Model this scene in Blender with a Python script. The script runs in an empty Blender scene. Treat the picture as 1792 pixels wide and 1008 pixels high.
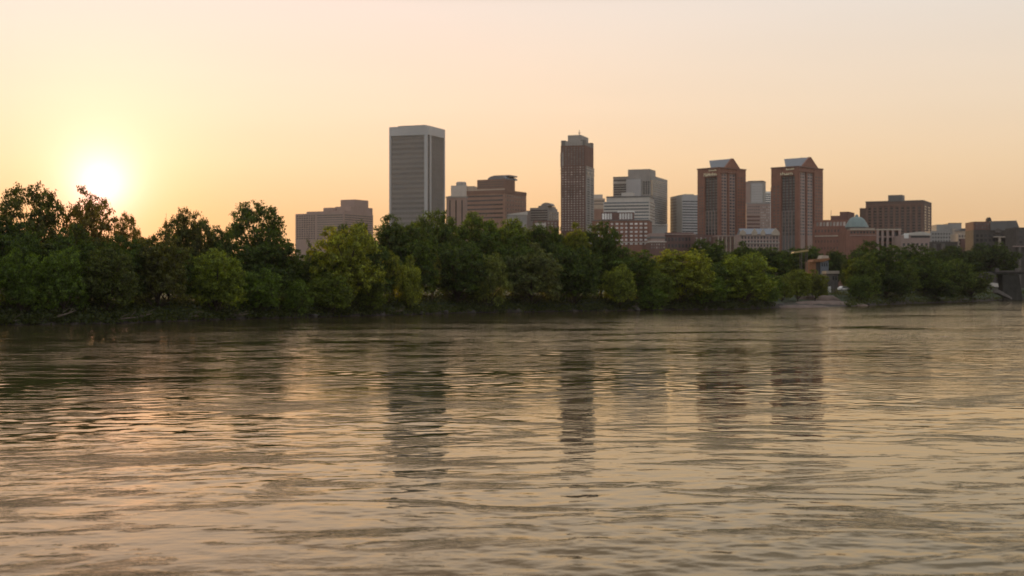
import bpy, bmesh, math, random
import numpy as np
from math import radians as R, sin, cos, pi

random.seed(11)
S = bpy.context.scene
COL = S.collection

# ------------------------------------------------------------------ camera
CAM_H, LENS, IMW, IMH = 6.0, 50.0, 1792.0, 1008.0
F = LENS / 36.0 * IMW                       # focal length in photo pixels
CX, HY = IMW / 2, IMH / 2
cam_d = bpy.data.cameras.new('camera')
cam = bpy.data.objects.new('camera', cam_d)
COL.objects.link(cam)
cam.location = (0, 0, CAM_H)
cam.rotation_euler = (pi / 2, 0, 0)
cam_d.lens = LENS
cam_d.sensor_width = 36.0
cam_d.clip_start = 0.5
cam_d.clip_end = 20000
cam_d.dof.use_dof = True
cam_d.dof.focus_distance = 75.0
cam_d.dof.aperture_fstop = 0.66
S.camera = cam
S.view_settings.view_transform = 'Standard'
S.view_settings.look = 'None'
S.view_settings.exposure = 0.0
S.view_settings.gamma = 1.0
S.render.engine = 'CYCLES'
S.cycles.use_denoising = True
S.cycles.use_adaptive_sampling = False
S.cycles.max_bounces = 8
S.cycles.diffuse_bounces = 3
S.cycles.glossy_bounces = 3
S.cycles.transmission_bounces = 4
S.cycles.transparent_max_bounces = 8
S.cycles.volume_bounces = 1
S.cycles.sample_clamp_indirect = 3.0
S.cycles.sample_clamp_direct = 1.6

# ------------------------------------------------------------------ sky and sun
SUN_AZ, SUN_EL = math.atan((177 - CX) / F), math.atan((HY - 330) / F)   # radians, azimuth from +Y to the right
SUN = (sin(SUN_AZ) * cos(SUN_EL), cos(SUN_AZ) * cos(SUN_EL), sin(SUN_EL))   # centre of the glow
LAMP_EL = R(2.5)                             # the disc itself has already sunk behind the trees


class NT:
    """small helper for building node trees"""
    def __init__(self, tree):
        self.t = tree
        tree.nodes.clear()

    def n(self, typ, **kw):
        nd = self.t.nodes.new(typ)
        for k, v in kw.items():
            setattr(nd, k, v)
        return nd

    def put(self, sock, v):
        if isinstance(v, bpy.types.NodeSocket):
            self.t.links.new(v, sock)
        else:
            sock.default_value = v

    def math(self, op, a, b=0.0, c=0.0, clamp=False):
        nd = self.n('ShaderNodeMath', operation=op, use_clamp=clamp)
        self.put(nd.inputs[0], a)
        self.put(nd.inputs[1], b)
        self.put(nd.inputs[2], c)
        return nd.outputs[0]

    def vmath(self, op, a, b=(0, 0, 0), out=0):
        nd = self.n('ShaderNodeVectorMath', operation=op)
        self.put(nd.inputs[0], a)
        self.put(nd.inputs[1], b)
        return nd.outputs[out]

    def scale(self, col, f):
        nd = self.n('ShaderNodeVectorMath', operation='SCALE')
        self.put(nd.inputs[0], col)
        self.put(nd.inputs['Scale'], f)
        return nd.outputs[0]

    def mix(self, f, a, b):
        nd = self.n('ShaderNodeMix', data_type='RGBA')
        self.put(nd.inputs['Factor'], f)
        self.put(nd.inputs['A'], a if isinstance(a, bpy.types.NodeSocket) else (*a, 1))
        self.put(nd.inputs['B'], b if isinstance(b, bpy.types.NodeSocket) else (*b, 1))
        return nd.outputs['Result']

    def ramp(self, f, stops, interp='LINEAR'):
        nd = self.n('ShaderNodeValToRGB')
        self.put(nd.inputs[0], f)
        r = nd.color_ramp
        r.interpolation = interp
        while len(r.elements) < len(stops):
            r.elements.new(0.5)
        for e, (p, c) in zip(r.elements, stops):
            e.position = p
            e.color = (c, c, c, 1) if isinstance(c, (int, float)) else (*c, 1)
        return nd.outputs[0]

    def noise(self, vec, scale, detail=3.0, rough=0.5, dist=0.0):
        nd = self.n('ShaderNodeTexNoise')
        if vec is not None:
            self.put(nd.inputs['Vector'], vec)
        nd.inputs['Scale'].default_value = scale
        nd.inputs['Detail'].default_value = detail
        nd.inputs['Roughness'].default_value = rough
        nd.inputs['Distortion'].default_value = dist
        return nd.outputs['Fac']

    def map(self, vec, scale=(1, 1, 1), rot=(0, 0, 0), loc=(0, 0, 0)):
        nd = self.n('ShaderNodeMapping')
        self.put(nd.inputs['Vector'], vec)
        nd.inputs['Scale'].default_value = scale
        nd.inputs['Rotation'].default_value = rot
        nd.inputs['Location'].default_value = loc
        return nd.outputs[0]


W = bpy.data.worlds.new('World')
S.world = W
W.use_nodes = True
t = NT(W.node_tree)
d = t.n('ShaderNodeTexCoord').outputs['Generated']
sep = t.n('ShaderNodeSeparateXYZ')
t.put(sep.inputs[0], d)
el = t.math('ABSOLUTE', sep.outputs['Z'])
# evening sky by height above the horizon: peach, cream, grey-white, an added dark band out of view that dims the water, pale blue overhead
base = t.ramp(el, [(0.0, (.74, .45, .225)), (0.045, (.78, .51, .25)), (0.085, (.86, .635, .375)), (0.125, (.86, .70, .50)),
                   (0.195, (.80, .735, .645)), (0.235, (.37, .33, .25)), (0.34, (.23, .21, .165)), (0.55, (.55, .54, .51)), (1.0, (.70, .74, .80))])
# the half of the sky behind the viewer, away from the sunset, is dimmer and cooler
east = t.ramp(el, [(0.0, (.46, .42, .41)), (0.10, (.57, .52, .50)), (0.3, (.56, .55, .56)), (0.6, (.66, .67, .70)), (1.0, (.74, .78, .84))])
dots = t.vmath('DOT_PRODUCT', d, SUN, out=1)
ang = t.math('ARCCOSINE', t.math('MINIMUM', dots, 0.999999))
side = t.ramp(t.math('MULTIPLY', ang, 1 / pi), [(0.0, 0.0), (0.10, 0.0), (0.20, .14), (0.30, .34), (0.6, 1.0), (1.0, 1.0)])
sky = t.mix(side, base, east)
g1 = t.math('EXPONENT', t.math('MULTIPLY', ang, -1 / 0.25))
g2 = t.math('EXPONENT', t.math('MULTIPLY', t.math('POWER', ang, 1.5), -1 / 0.014))
g3 = t.math('EXPONENT', t.math('MULTIPLY', t.math('POWER', ang, 1.3), -1 / 0.0055))
low = t.ramp(el, [(0.0, (1, .50, .0)), (0.05, (1, .74, .28)), (0.09, (1, .93, .85)), (0.14, (1, 1, 1))])   # air reddens the glow near the ground
glow = t.vmath('MULTIPLY', t.vmath('ADD', t.scale((.52, .195, .12), g1), t.scale((.52, .26, .10), g2)), low)
glow = t.vmath('ADD', glow, t.scale((1.1, .68, 1.0), g3))
sky = t.vmath('ADD', sky, glow)
# faint uneven haze streaks so the gradient is not perfectly smooth
hz = t.noise(t.map(d, scale=(2.0, 2.0, 14.0)), 1.6, 3.0)
sky = t.scale(sky, t.math('MULTIPLY_ADD', hz, 0.07, 0.965))
nish = t.n('ShaderNodeTexSky', sky_type='NISHITA', sun_disc=False)
nish.sun_elevation = LAMP_EL
nish.sun_rotation = SUN_AZ
nish.altitude = 50
sky = t.vmath('ADD', sky, t.scale(nish.outputs[0], 0.0003))
bg = t.n('ShaderNodeBackground')
t.put(bg.inputs['Color'], sky)
bg.inputs['Strength'].default_value = 1.0
t.put(t.n('ShaderNodeOutputWorld').inputs['Surface'], bg.outputs[0])

sun_d = bpy.data.lights.new('sun', 'SUN')
sun = bpy.data.objects.new('sun', sun_d)
COL.objects.link(sun)
sun_d.energy = 2.4
sun_d.angle = R(0.6)
sun_d.color = (1.0, .60, .26)
sun.rotation_euler = (pi / 2 - LAMP_EL, 0, -SUN_AZ + pi)
sun.location = (-80, 100, 80)


# ------------------------------------------------------------------ helpers
def px_at(px, dist):
    return (px - CX) / F * dist


def z_at(py, dist):
    return CAM_H + (HY - py) / F * dist


def tag(o, label=None, cat=None, group=None, kind=None):
    if label:
        o['label'] = label
    if cat:
        o['category'] = cat
    if group:
        o['group'] = group
    if kind:
        o['kind'] = kind
    return o


def empty(name, loc, rz=0.0):
    o = bpy.data.objects.new(name, None)
    o.empty_display_size = 1.0
    o.location = loc
    o.rotation_euler = (0, 0, rz)
    COL.objects.link(o)
    return o


def link_mesh(name, me, mat=None, parent=None):
    o = bpy.data.objects.new(name, me)
    if mat:
        me.materials.append(mat)
    if parent:
        o.parent = parent
    COL.objects.link(o)
    return o


class MB:
    """collects boxes, prisms and tubes; build() links them as one mesh"""
    def __init__(self):
        self.v, self.f = [], []

    def add(self, verts, faces):
        b = len(self.v)
        self.v += [tuple(p) for p in verts]
        self.f += [tuple(i + b for i in fc) for fc in faces]
        return self

    def box(self, x0, x1, y0, y1, z0, z1):
        return self.add([(x0, y0, z0), (x1, y0, z0), (x1, y1, z0), (x0, y1, z0), (x0, y0, z1), (x1, y0, z1), (x1, y1, z1), (x0, y1, z1)],
                        [(0, 3, 2, 1), (4, 5, 6, 7), (0, 1, 5, 4), (1, 2, 6, 5), (2, 3, 7, 6), (3, 0, 4, 7)])

    def prism(self, poly, z0, z1):
        """poly (x, y) counter-clockwise, extruded upward"""
        n = len(poly)
        vs = [(x, y, z0) for x, y in poly] + [(x, y, z1) for x, y in poly]
        fs = [tuple(range(n))[::-1], tuple(range(n, 2 * n))] + [(i, (i + 1) % n, n + (i + 1) % n, n + i) for i in range(n)]
        return self.add(vs, fs)

    def profile(self, pts, y0, y1):
        """pts (x, z) counter-clockwise seen from -y, extruded along y"""
        n = len(pts)
        vs = [(x, y0, z) for x, z in pts] + [(x, y1, z) for x, z in pts]
        fs = [tuple(range(n)), tuple(range(n, 2 * n))[::-1]] + [(i, n + i, n + (i + 1) % n, (i + 1) % n) for i in range(n)]
        return self.add(vs, fs)

    def profile_x(self, pts, x0, x1):
        """pts (y, z) extruded along x"""
        n = len(pts)
        vs = [(x0, y, z) for y, z in pts] + [(x1, y, z) for y, z in pts]
        fs = [tuple(range(n))[::-1], tuple(range(n, 2 * n))] + [(i, (i + 1) % n, n + (i + 1) % n, n + i) for i in range(n)]
        return self.add(vs, fs)

    def lathe(self, prof, cx=0, cy=0, n=16):
        vs, fs = [], []
        for r, z in prof:
            vs += [(cx + r * cos(2 * pi * k / n), cy + r * sin(2 * pi * k / n), z) for k in range(n)]
        for i in range(len(prof) - 1):
            for k in range(n):
                k2 = (k + 1) % n
                fs.append((i * n + k, i * n + k2, (i + 1) * n + k2, (i + 1) * n + k))
        fs.append(tuple(range(n))[::-1])
        fs.append(tuple((len(prof) - 1) * n + k for k in range(n)))
        return self.add(vs, fs)

    def tube(self, pts, rad, n=7):
        """tapering tube through pts with radii rad"""
        vs, fs = [], []
        for i, p in enumerate(pts):
            a = np.array(pts[max(0, i - 1)], float)
            b = np.array(pts[min(len(pts) - 1, i + 1)], float)
            tt = b - a
            tt /= max(1e-9, np.linalg.norm(tt))
            up = np.array((0, 0, 1.0)) if abs(tt[2]) < .9 else np.array((1.0, 0, 0))
            u = np.cross(tt, up)
            u /= np.linalg.norm(u)
            w = np.cross(tt, u)
            for k in range(n):
                q = np.array(p, float) + rad[i] * (u * cos(2 * pi * k / n) + w * sin(2 * pi * k / n))
                vs.append(tuple(q))
        for i in range(len(pts) - 1):
            for k in range(n):
                k2 = (k + 1) % n
                fs.append((i * n + k, i * n + k2, (i + 1) * n + k2, (i + 1) * n + k))
        fs.append(tuple(range(n)))
        fs.append(tuple((len(pts) - 1) * n + k for k in range(n))[::-1])
        return self.add(vs, fs)

    def mesh(self, name):
        me = bpy.data.meshes.new(name)
        me.from_pydata(self.v, [], self.f)
        me.validate()
        bm = bmesh.new()
        bm.from_mesh(me)
        bmesh.ops.recalc_face_normals(bm, faces=bm.faces)
        bm.to_mesh(me)
        bm.free()
        return me

    def build(self, name, mat, parent=None, smooth=False):
        me = self.mesh(name)
        if smooth:
            for p in me.polygons:
                p.use_smooth = True
        return link_mesh(name, me, mat, parent)


# ------------------------------------------------------------------ materials
MATS = {}


def surf(name, col, rough=0.8, var=0.14, scale=0.25, metal=0.0, streak=True):
    """weathered masonry or metal: broad mottling, fine grain and vertical rain streaks"""
    if name in MATS:
        return MATS[name]
    m = bpy.data.materials.new(name)
    m.use_nodes = True
    t = NT(m.node_tree)
    co = t.n('ShaderNodeTexCoord').outputs['Object']
    n1 = t.noise(co, scale, 4.0, 0.6)
    n2 = t.noise(co, scale * 9, 3.0, 0.6)
    f = t.math('MULTIPLY_ADD', n2, 0.45, t.math('MULTIPLY', n1, 0.7))
    if streak:
        n3 = t.noise(t.map(co, scale=(1.2, 1.2, 0.05)), 1.0, 3.0)
        f = t.math('MULTIPLY_ADD', n3, 0.4, t.math('ADD', f, -0.2))
    lo = tuple(c * (1 - 1.6 * var) for c in col)
    hi = tuple(min(.95, c * (1 + 1.6 * var)) for c in col)
    c = t.ramp(f, [(0.30, lo), (0.85, hi)])
    p = t.n('ShaderNodeBsdfPrincipled')
    t.put(p.inputs['Base Color'], c)
    p.inputs['Roughness'].default_value = rough
    p.inputs['Metallic'].default_value = metal
    if rough > .7:
        p.inputs['Specular IOR Level'].default_value = .2
    t.put(t.n('ShaderNodeOutputMaterial').inputs[0], p.outputs[0])
    MATS[name] = m
    return m


def glass(name, col, rough=0.16, var=0.5):
    """window glass, each pane a little different (blinds, curtains, tilt)"""
    if name in MATS:
        return MATS[name]
    m = bpy.data.materials.new(name)
    m.use_nodes = True
    t = NT(m.node_tree)
    rnd = t.n('ShaderNodeObjectInfo').outputs['Random']
    co = t.n('ShaderNodeTexCoord').outputs['Object']
    n1 = t.noise(t.map(co, scale=(1, 1, 1.5)), 0.55, 2.0, 0.8)
    f = t.math('MULTIPLY_ADD', n1, 0.6, t.math('MULTIPLY', rnd, 0.5))
    c = t.ramp(f, [(0.2, tuple(x * (1 - var) for x in col)), (0.6, col), (0.85, tuple(min(.9, x * (1 + 1.4 * var)) for x in col))])
    p = t.n('ShaderNodeBsdfPrincipled')
    t.put(p.inputs['Base Color'], c)
    p.inputs['Roughness'].default_value = rough
    p.inputs['IOR'].default_value = 1.5
    t.put(t.n('ShaderNodeOutputMaterial').inputs[0], p.outputs[0])
    MATS[name] = m
    return m


def leaf_material():
    m = bpy.data.materials.new('leaf')
    m.use_nodes = True
    t = NT(m.node_tree)
    oi = t.n('ShaderNodeObjectInfo')
    isl = t.n('ShaderNodeNewGeometry').outputs['Random Per Island']
    co = t.n('ShaderNodeTexCoord').outputs['Object']
    big = t.noise(co, 4.5, 2.0, 0.5)
    v = t.math('MULTIPLY_ADD', isl, 0.75, 0.62)
    col = t.scale(oi.outputs['Color'], v)
    # sprays vary at random in brightness; broader patches are yellower
    spray = t.ramp(t.noise(co, 15.0, 1.0, 0.5), [(0.32, .55), (0.5, 1.0), (0.68, 1.75)])
    col = t.vmath('MULTIPLY', col, spray)
    hot = t.ramp(big, [(0.45, 0.0), (0.70, 0.62)])
    col = t.mix(hot, col, t.vmath('MULTIPLY', col, (1.5, 1.4, .75)))
    di = t.n('ShaderNodeBsdfDiffuse')
    t.put(di.inputs[0], col)
    tr = t.n('ShaderNodeBsdfTranslucent')
    t.put(tr.inputs[0], t.vmath('MULTIPLY', col, (1.5, 1.25, .5)))
    mx = t.n('ShaderNodeMixShader')
    mx.inputs[0].default_value = 0.52
    t.put(mx.inputs[1], di.outputs[0])
    t.put(mx.inputs[2], tr.outputs[0])
    gl = t.n('ShaderNodeBsdfGlossy')
    gl.inputs['Roughness'].default_value = 0.45
    gl.inputs['Color'].default_value = (.9, .9, .9, 1)
    m2 = t.n('ShaderNodeMixShader')
    m2.inputs[0].default_value = 0.02
    t.put(m2.inputs[1], mx.outputs[0])
    t.put(m2.inputs[2], gl.outputs[0])
    t.put(t.n('ShaderNodeOutputMaterial').inputs[0], m2.outputs[0])
    return m


LEAF = leaf_material()
BARK = surf('bark', (.075, .055, .04), .9, .3, 1.0)
WOOD = surf('bleached_driftwood', (.14, .11, .085), .85, .25, 1.5)


def water_material():
    m = bpy.data.materials.new('river_water')
    m.use_nodes = True
    t = NT(m.node_tree)
    co = t.n('ShaderNodeTexCoord').outputs['Object']
    # current lines run nearly across the view, drifting a little toward the viewer on the right
    flow = t.map(co, rot=(0, 0, R(-7)))
    slick = t.noise(t.map(flow, scale=(.030, .040, 1)), 1.0, 5.0, 0.6, 0.8)
    amp = t.ramp(slick, [(0.38, 0.4), (0.50, 1.0), (0.60, 2.2)])
    rip = t.math('MULTIPLY', t.noise(t.map(flow, scale=(1.1, 1.6, 1)), 1.0, 1.5, 0.5, 0.3), 0.006)
    fine = t.math('MULTIPLY', t.noise(t.map(flow, scale=(3.2, 4.4, 1)), 1.0, 2.0, 0.55), 0.004)
    h = t.math('MULTIPLY', t.math('ADD', rip, fine), amp)
    # the main current beyond mid-river is choppy, with calmer lanes in it
    sxyz = t.n('ShaderNodeSeparateXYZ')
    t.put(sxyz.inputs[0], co)
    mr = t.n('ShaderNodeMapRange', interpolation_type='SMOOTHSTEP')
    t.put(mr.inputs[0], sxyz.outputs['Y'])
    mr.inputs[1].default_value, mr.inputs[2].default_value = 75, 200
    lane = t.ramp(t.noise(t.map(flow, scale=(.016, .045, 1), loc=(5, 2, 0)), 1.0, 5.0, 0.62, 0.6), [(0.44, 0.06), (0.53, 1.0)])
    chop = t.math('MULTIPLY', t.noise(t.map(flow, scale=(.7, 1.1, 1)), 1.0, 3.0, 0.55), 0.11)
    h = t.math('ADD', h, t.math('MULTIPLY', chop, t.math('MULTIPLY', lane, mr.outputs[0])))
    # cat's paws: narrow patches and threads of fine, steep ripples
    pa = t.noise(t.map(flow, scale=(.11, .26, 1), loc=(3.1, 7.7, 0)), 1.0, 5.0, 0.62, 1.3)
    pmask = t.ramp(pa, [(0.555, 0.0), (0.63, 1.0)])
    paw = t.math('MULTIPLY', t.noise(t.map(flow, scale=(4.5, 7.0, 1)), 1.0, 3.0, 0.6), 0.028)
    h = t.math('ADD', h, t.math('MULTIPLY', paw, pmask))
    seam = t.noise(t.map(flow, scale=(.045, .13, 1), rot=(0, 0, R(6)), loc=(9, 4, 0)), 1.0, 5.0, 0.6, 1.0)
    smask = t.ramp(t.math('ABSOLUTE', t.math('ADD', seam, -0.5)), [(0.0, 1.0), (0.022, 0.0)])
    h = t.math('ADD', h, t.math('MULTIPLY', t.math('MULTIPLY', paw, smask), t.ramp(pa, [(.42, 0.0), (.52, .9)])))
    b = t.n('ShaderNodeBump')
    b.inputs['Strength'].default_value = 1.0
    b.inputs['Distance'].default_value = 1.0
    t.put(b.inputs['Height'], h)
    # turbid brown body; golden reflected light is put into the gloss tint, mixed by Fresnel
    silt = t.noise(t.map(flow, scale=(.02, .06, 1)), 1.0, 3.0)
    di = t.n('ShaderNodeBsdfDiffuse')
    t.put(di.inputs['Color'], t.mix(silt, (.036, .028, .015), (.050, .039, .021)))
    gl = t.n('ShaderNodeBsdfGlossy')
    gl.inputs['Color'].default_value = (1.0, .945, .80, 1)
    gl.inputs['Roughness'].default_value = .03
    fr = t.n('ShaderNodeFresnel')
    fr.inputs['IOR'].default_value = 1.34
    for nd in (gl, fr):
        t.put(nd.inputs['Normal'], b.outputs[0])
    mx = t.n('ShaderNodeMixShader')
    t.put(mx.inputs[0], fr.outputs[0])
    t.put(mx.inputs[1], di.outputs[0])
    t.put(mx.inputs[2], gl.outputs[0])
    t.put(t.n('ShaderNodeOutputMaterial').inputs[0], mx.outputs[0])
    return m


# ------------------------------------------------------------------ ground, bank and river
SHORE = [(-2200, 620), (-1200, 596), (-400, 578), (0, 568.5), (200, 566.5), (420, 558.5), (640, 553), (800, 548), (1000, 545), (1150, 543),
         (1300, 541), (1375, 538.5), (1440, 537), (1500, 535.5), (1600, 531), (1700, 528), (1792, 523), (2200, 519), (3000, 516), (4200, 514)]


def shore_d(px):
    xs, ys = zip(*SHORE)
    return CAM_H * F / (float(np.interp(px, xs, ys)) - HY)


def wob(x, y):
    return sin(x * .21 + 1.3) * cos(y * .17) * .5 + sin(x * .53 + y * .31) * .3 + sin(x * .07 - y * .05 + 2) * .6


def ground_z(off, x=0.0, y=0.0, px=0.0):
    """height of the land at a distance off behind the waterline"""
    k = [(-12, -1.6), (-3, -0.9), (0, 0.0), (1.2, .55), (4, 1.5), (12, 2.5), (40, 3.6), (150, 5.5), (400, 8.5), (700, 10), (6000, 10)]
    a, b = zip(*k)
    z = float(np.interp(off, a, b))
    if 1335 < px < 1525:                     # the low gravel landing
        f = min(1, (px - 1335) / 35, (1525 - px) / 25)
        zl = float(np.interp(off, [-12, 0, 3, 14, 30, 45, 90], [-.8, 0, .35, 1.1, 1.6, 2.6, 4.6]))
        z = z * (1 - f) + min(z, zl) * f
    w = min(1.0, max(0.0, off / 8.0))
    return z + w * wob(x, y) * .35


def build_ground():
    offs = [-14, -7, -3, -1.2, 0, .6, 1.2, 2.2, 4, 7, 12, 20, 32, 50, 80, 130, 220, 400, 700, 1100, 1700]
    pxs = list(np.arange(-2200, 0, 80)) + list(np.arange(0, 1800, 7)) + list(np.arange(1800, 4200, 80))
    vs, fs = [], []
    for px in pxs:
        sd = shore_d(px)
        jit = (sin(px * .13) + .7 * sin(px * .31 + 1) + .5 * sin(px * .77 + 2)) * .5
        for o in offs:
            y = sd + o + (jit if o < 60 else 0)
            x = px_at(px, y)
            vs.append((x, y, ground_z(o, x, y, px)))
    n = len(offs)
    for i in range(len(pxs) - 1):
        for j in range(n - 1):
            a = i * n + j
            fs.append((a, a + n, a + n + 1, a + 1))
    me = bpy.data.meshes.new('ground')
    me.from_pydata(vs, [], fs)
    m = bpy.data.materials.new('earth_and_grass')
    m.use_nodes = True
    t = NT(m.node_tree)
    co = t.n('ShaderNodeTexCoord').outputs['Object']
    n1 = t.noise(co, .12, 5, .6)
    n2 = t.noise(co, 1.4, 4, .65)
    dirt = t.ramp(n2, [(.3, (.022, .016, .012)), (.55, (.045, .033, .025)), (.8, (.09, .07, .055))])
    green = t.ramp(n2, [(.3, (.018, .026, .008)), (.7, (.05, .065, .022))])
    sepz = t.n('ShaderNodeSeparateXYZ')
    t.put(sepz.inputs[0], co)
    hgt = t.math('MULTIPLY_ADD', n1, 2.4, t.math('ADD', sepz.outputs['Z'], -1.9))
    c = t.mix(t.ramp(hgt, [(.35, 0.0), (.9, 1.0)]), dirt, green)
    p = t.n('ShaderNodeBsdfPrincipled')
    t.put(p.inputs['Base Color'], c)
    p.inputs['Roughness'].default_value = .95
    bmp = t.n('ShaderNodeBump')
    bmp.inputs['Distance'].default_value = .25
    t.put(bmp.inputs['Height'], n2)
    t.put(p.inputs['Normal'], bmp.outputs[0])
    t.put(t.n('ShaderNodeOutputMaterial').inputs[0], p.outputs[0])
    tag(link_mesh('ground', me, m), kind='structure')


build_ground()


def build_river():
    """one sheet: dense rows and columns where the ripples can be seen, a flat rim that reaches far out"""
    ys = [8.0]
    while ys[-1] < 900:
        y = ys[-1]
        ys.append(y + (max(.10, y * .0030) if y < 150 else (.45 + (y - 150) * .0035)))
    ys = np.array([-400.0] + ys + [1400.0, 2700.0])
    pxs = np.concatenate([np.linspace(-900, -70, 40), np.linspace(-60, 1852, 560), np.linspace(1862, 2700, 40)])
    yy = np.maximum(ys, 8.0)[:, None]
    Xg = (pxs[None, :] - CX) / F * yy
    Yg = np.repeat(ys[:, None], len(pxs), 1)
    g = np.random.default_rng(21)
    Zg = np.zeros_like(Xg)
    # calm slicks and ruffled patches
    P = np.zeros_like(Xg)
    for k in range(26):
        wl = 8 * 10 ** g.uniform(0, .85)
        th = g.uniform(0, pi)
        P += np.sin((Xg * np.cos(th) * .8 + Yg * np.sin(th)) * 2 * pi / wl + g.uniform(0, 6.28) + 1.2 * np.sin(Xg * .05 + Yg * .03 + k)) * (wl / 25) ** .35
    P /= P.std()
    far = np.clip((Yg - 90) / 130, 0, 1)
    far = far * far * (3 - 2 * far)
    amp = (.42 + 1.0 / (1 + np.exp(-(P - .15) * 2.4)) * 1.05) * (1 + 1.6 * far)
    row = np.gradient(ys)[:, None]
    colw = np.abs(np.gradient(pxs))[None, :] / F * yy
    for k in range(90):
        wl = .36 * 10 ** (1.0 * g.uniform(0, 1) ** 1.35)
        th = pi / 2 + g.normal() * 1.1
        kk = 2 * pi / wl
        sl = .0036 * (wl / 1.2) ** (-.35 if wl > 1.2 else .15)
        fade = np.clip(wl / (3.0 * np.maximum(row, colw)) - .6, 0, 1)
        fade[0] = fade[-1] = fade[-2] = 0
        wx = 1.5 * np.sin(Xg * .11 + k) + 1.5 * np.sin(Yg * .07 + 2 * k)
        Zg += np.sin((Xg * np.cos(th) + Yg * np.sin(th)) * kk + g.uniform(0, 6.28) + wx) * (sl / kk) * fade
    Zg *= amp
    n0, n1 = Xg.shape
    V = np.stack([Xg, Yg, Zg], -1)
    L = V[:, :1].copy()
    L[:, 0, 0] = -3000
    L[:, 0, 2] = 0
    Rr = V[:, -1:].copy()
    Rr[:, 0, 0] = 3000
    Rr[:, 0, 2] = 0
    V = np.concatenate([L, V, Rr], 1)
    n1 += 2
    idx = np.arange(n0 * n1).reshape(n0, n1)
    Q = np.stack([idx[:-1, :-1], idx[:-1, 1:], idx[1:, 1:], idx[1:, :-1]], -1).reshape(-1, 4)
    me = bpy.data.meshes.new('river')
    nq = len(Q)
    me.vertices.add(n0 * n1)
    me.loops.add(4 * nq)
    me.polygons.add(nq)
    me.vertices.foreach_set('co', V.reshape(-1).astype(np.float32))
    me.loops.foreach_set('vertex_index', Q.reshape(-1).astype(np.int32))
    me.polygons.foreach_set('loop_start', np.arange(0, 4 * nq, 4, dtype=np.int32))
    me.polygons.foreach_set('loop_total', np.full(nq, 4, dtype=np.int32))
    me.polygons.foreach_set('use_smooth', np.ones(nq, dtype=bool))
    me.update()
    tag(link_mesh('river', me, water_material()), kind='structure')


build_river()

# gravel bar at the landing: low tongues of pale wet gravel that reach out into the river
GRAVEL = surf('brown_gravel', (.15, .108, .088), .9, .32, .35, streak=False)


def tongue(pts, name):
    """pts: (px, py_top, thickness_px, dist); a low rounded ridge along the points"""
    vs, fs = [], []
    cols = 9
    P = []
    for a, b in zip(pts[:-1], pts[1:]):
        for k in range(8):
            P.append(tuple(a[i] + (b[i] - a[i]) * k / 8 for i in range(4)))
    P.append(pts[-1])
    for i, (px, hz_, wd, dist) in enumerate(P):
        for c in range(cols):
            u = c / (cols - 1) * 2 - 1
            y = dist + u * wd + sin(i * 1.3 + c) * .3
            x = px_at(px, y)
            e = min(1.0, i / 3.0, (len(P) - 1 - i) / 3.0)
            vs.append((x, y, -.25 + (hz_ + .25 + wob(x * 2, y) * .12) * max(0, 1 - u * u) ** .7 * e ** .5))
    for i in range(len(P) - 1):
        for c in range(cols - 1):
            a = i * cols + c
            fs.append((a, a + cols, a + cols + 1, a + 1))
    me = bpy.data.meshes.new(name)
    me.from_pydata(vs, [], fs)
    for p in me.polygons:
        p.use_smooth = True
    return tag(link_mesh(name, me, GRAVEL), kind='structure')


tongue([(1350, .5, 3, 432), (1385, .9, 6, 436), (1420, .8, 6, 440), (1455, .4, 4, 446)], 'gravel_bar')
tongue([(1380, 1.5, 6, 462), (1420, 1.9, 8, 466), (1465, 1.8, 8, 474), (1492, 1.0, 6, 478), (1522, .35, 3, 482)], 'gravel_bar')
tongue([(1385, 3.2, 5, 482), (1420, 3.6, 5, 488), (1478, 3.4, 5, 496)], 'gravel_path')

# ------------------------------------------------------------------ trees
def crown_lobes(kind, rng):
    """lobe centres spread over an uneven egg-shaped envelope one unit high and one wide"""
    n, rmin, rmax, c, dn, p = {'full': (30, .11, .185, .52, .48, 2.5), 'dome': (26, .11, .18, .60, .42, 2.2), 'airy': (34, .085, .140, .62, .38, 2.1),
                               'spire': (14, .05, .09, .35, .3, 1.4), 'weep': (22, .10, .16, .55, .5, 2.2)}[kind]
    L = []
    p1, p2 = rng.uniform(0, 6.28), rng.uniform(0, 6.28)
    for i in range(n):
        rl = rng.uniform(rmin, rmax)
        w = 1 - 2 * (i + .5) / n
        w = w if w > -.75 else w * .8
        a = i * 2.39996 + rng.uniform(-.35, .35)
        pp = 4.5 if kind == 'full' and w < 0 else p
        hr = (1 - abs(w) ** pp) ** (1 / pp)
        k = (1 + .13 * sin(2 * a + p1) + .10 * sin(3 * a + 4 * w + p2)) * rng.uniform(.80, 1.04)
        if rng.random() < .2:
            k *= rng.uniform(.45, .8)
        up = (1 - c) if w > 0 else dn
        L.append(((.5 - rl * .8) * hr * k * cos(a), (.5 - rl * .8) * hr * k * sin(a), c + (up - rl * .7) * w * min(1.03, k * 1.02), rl))
    if kind in ('full', 'dome', 'weep'):
        L += [(0, 0, .5, .22), (.08, -.05, .68, .18), (-.08, .06, .34, .2)]
    return L


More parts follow.
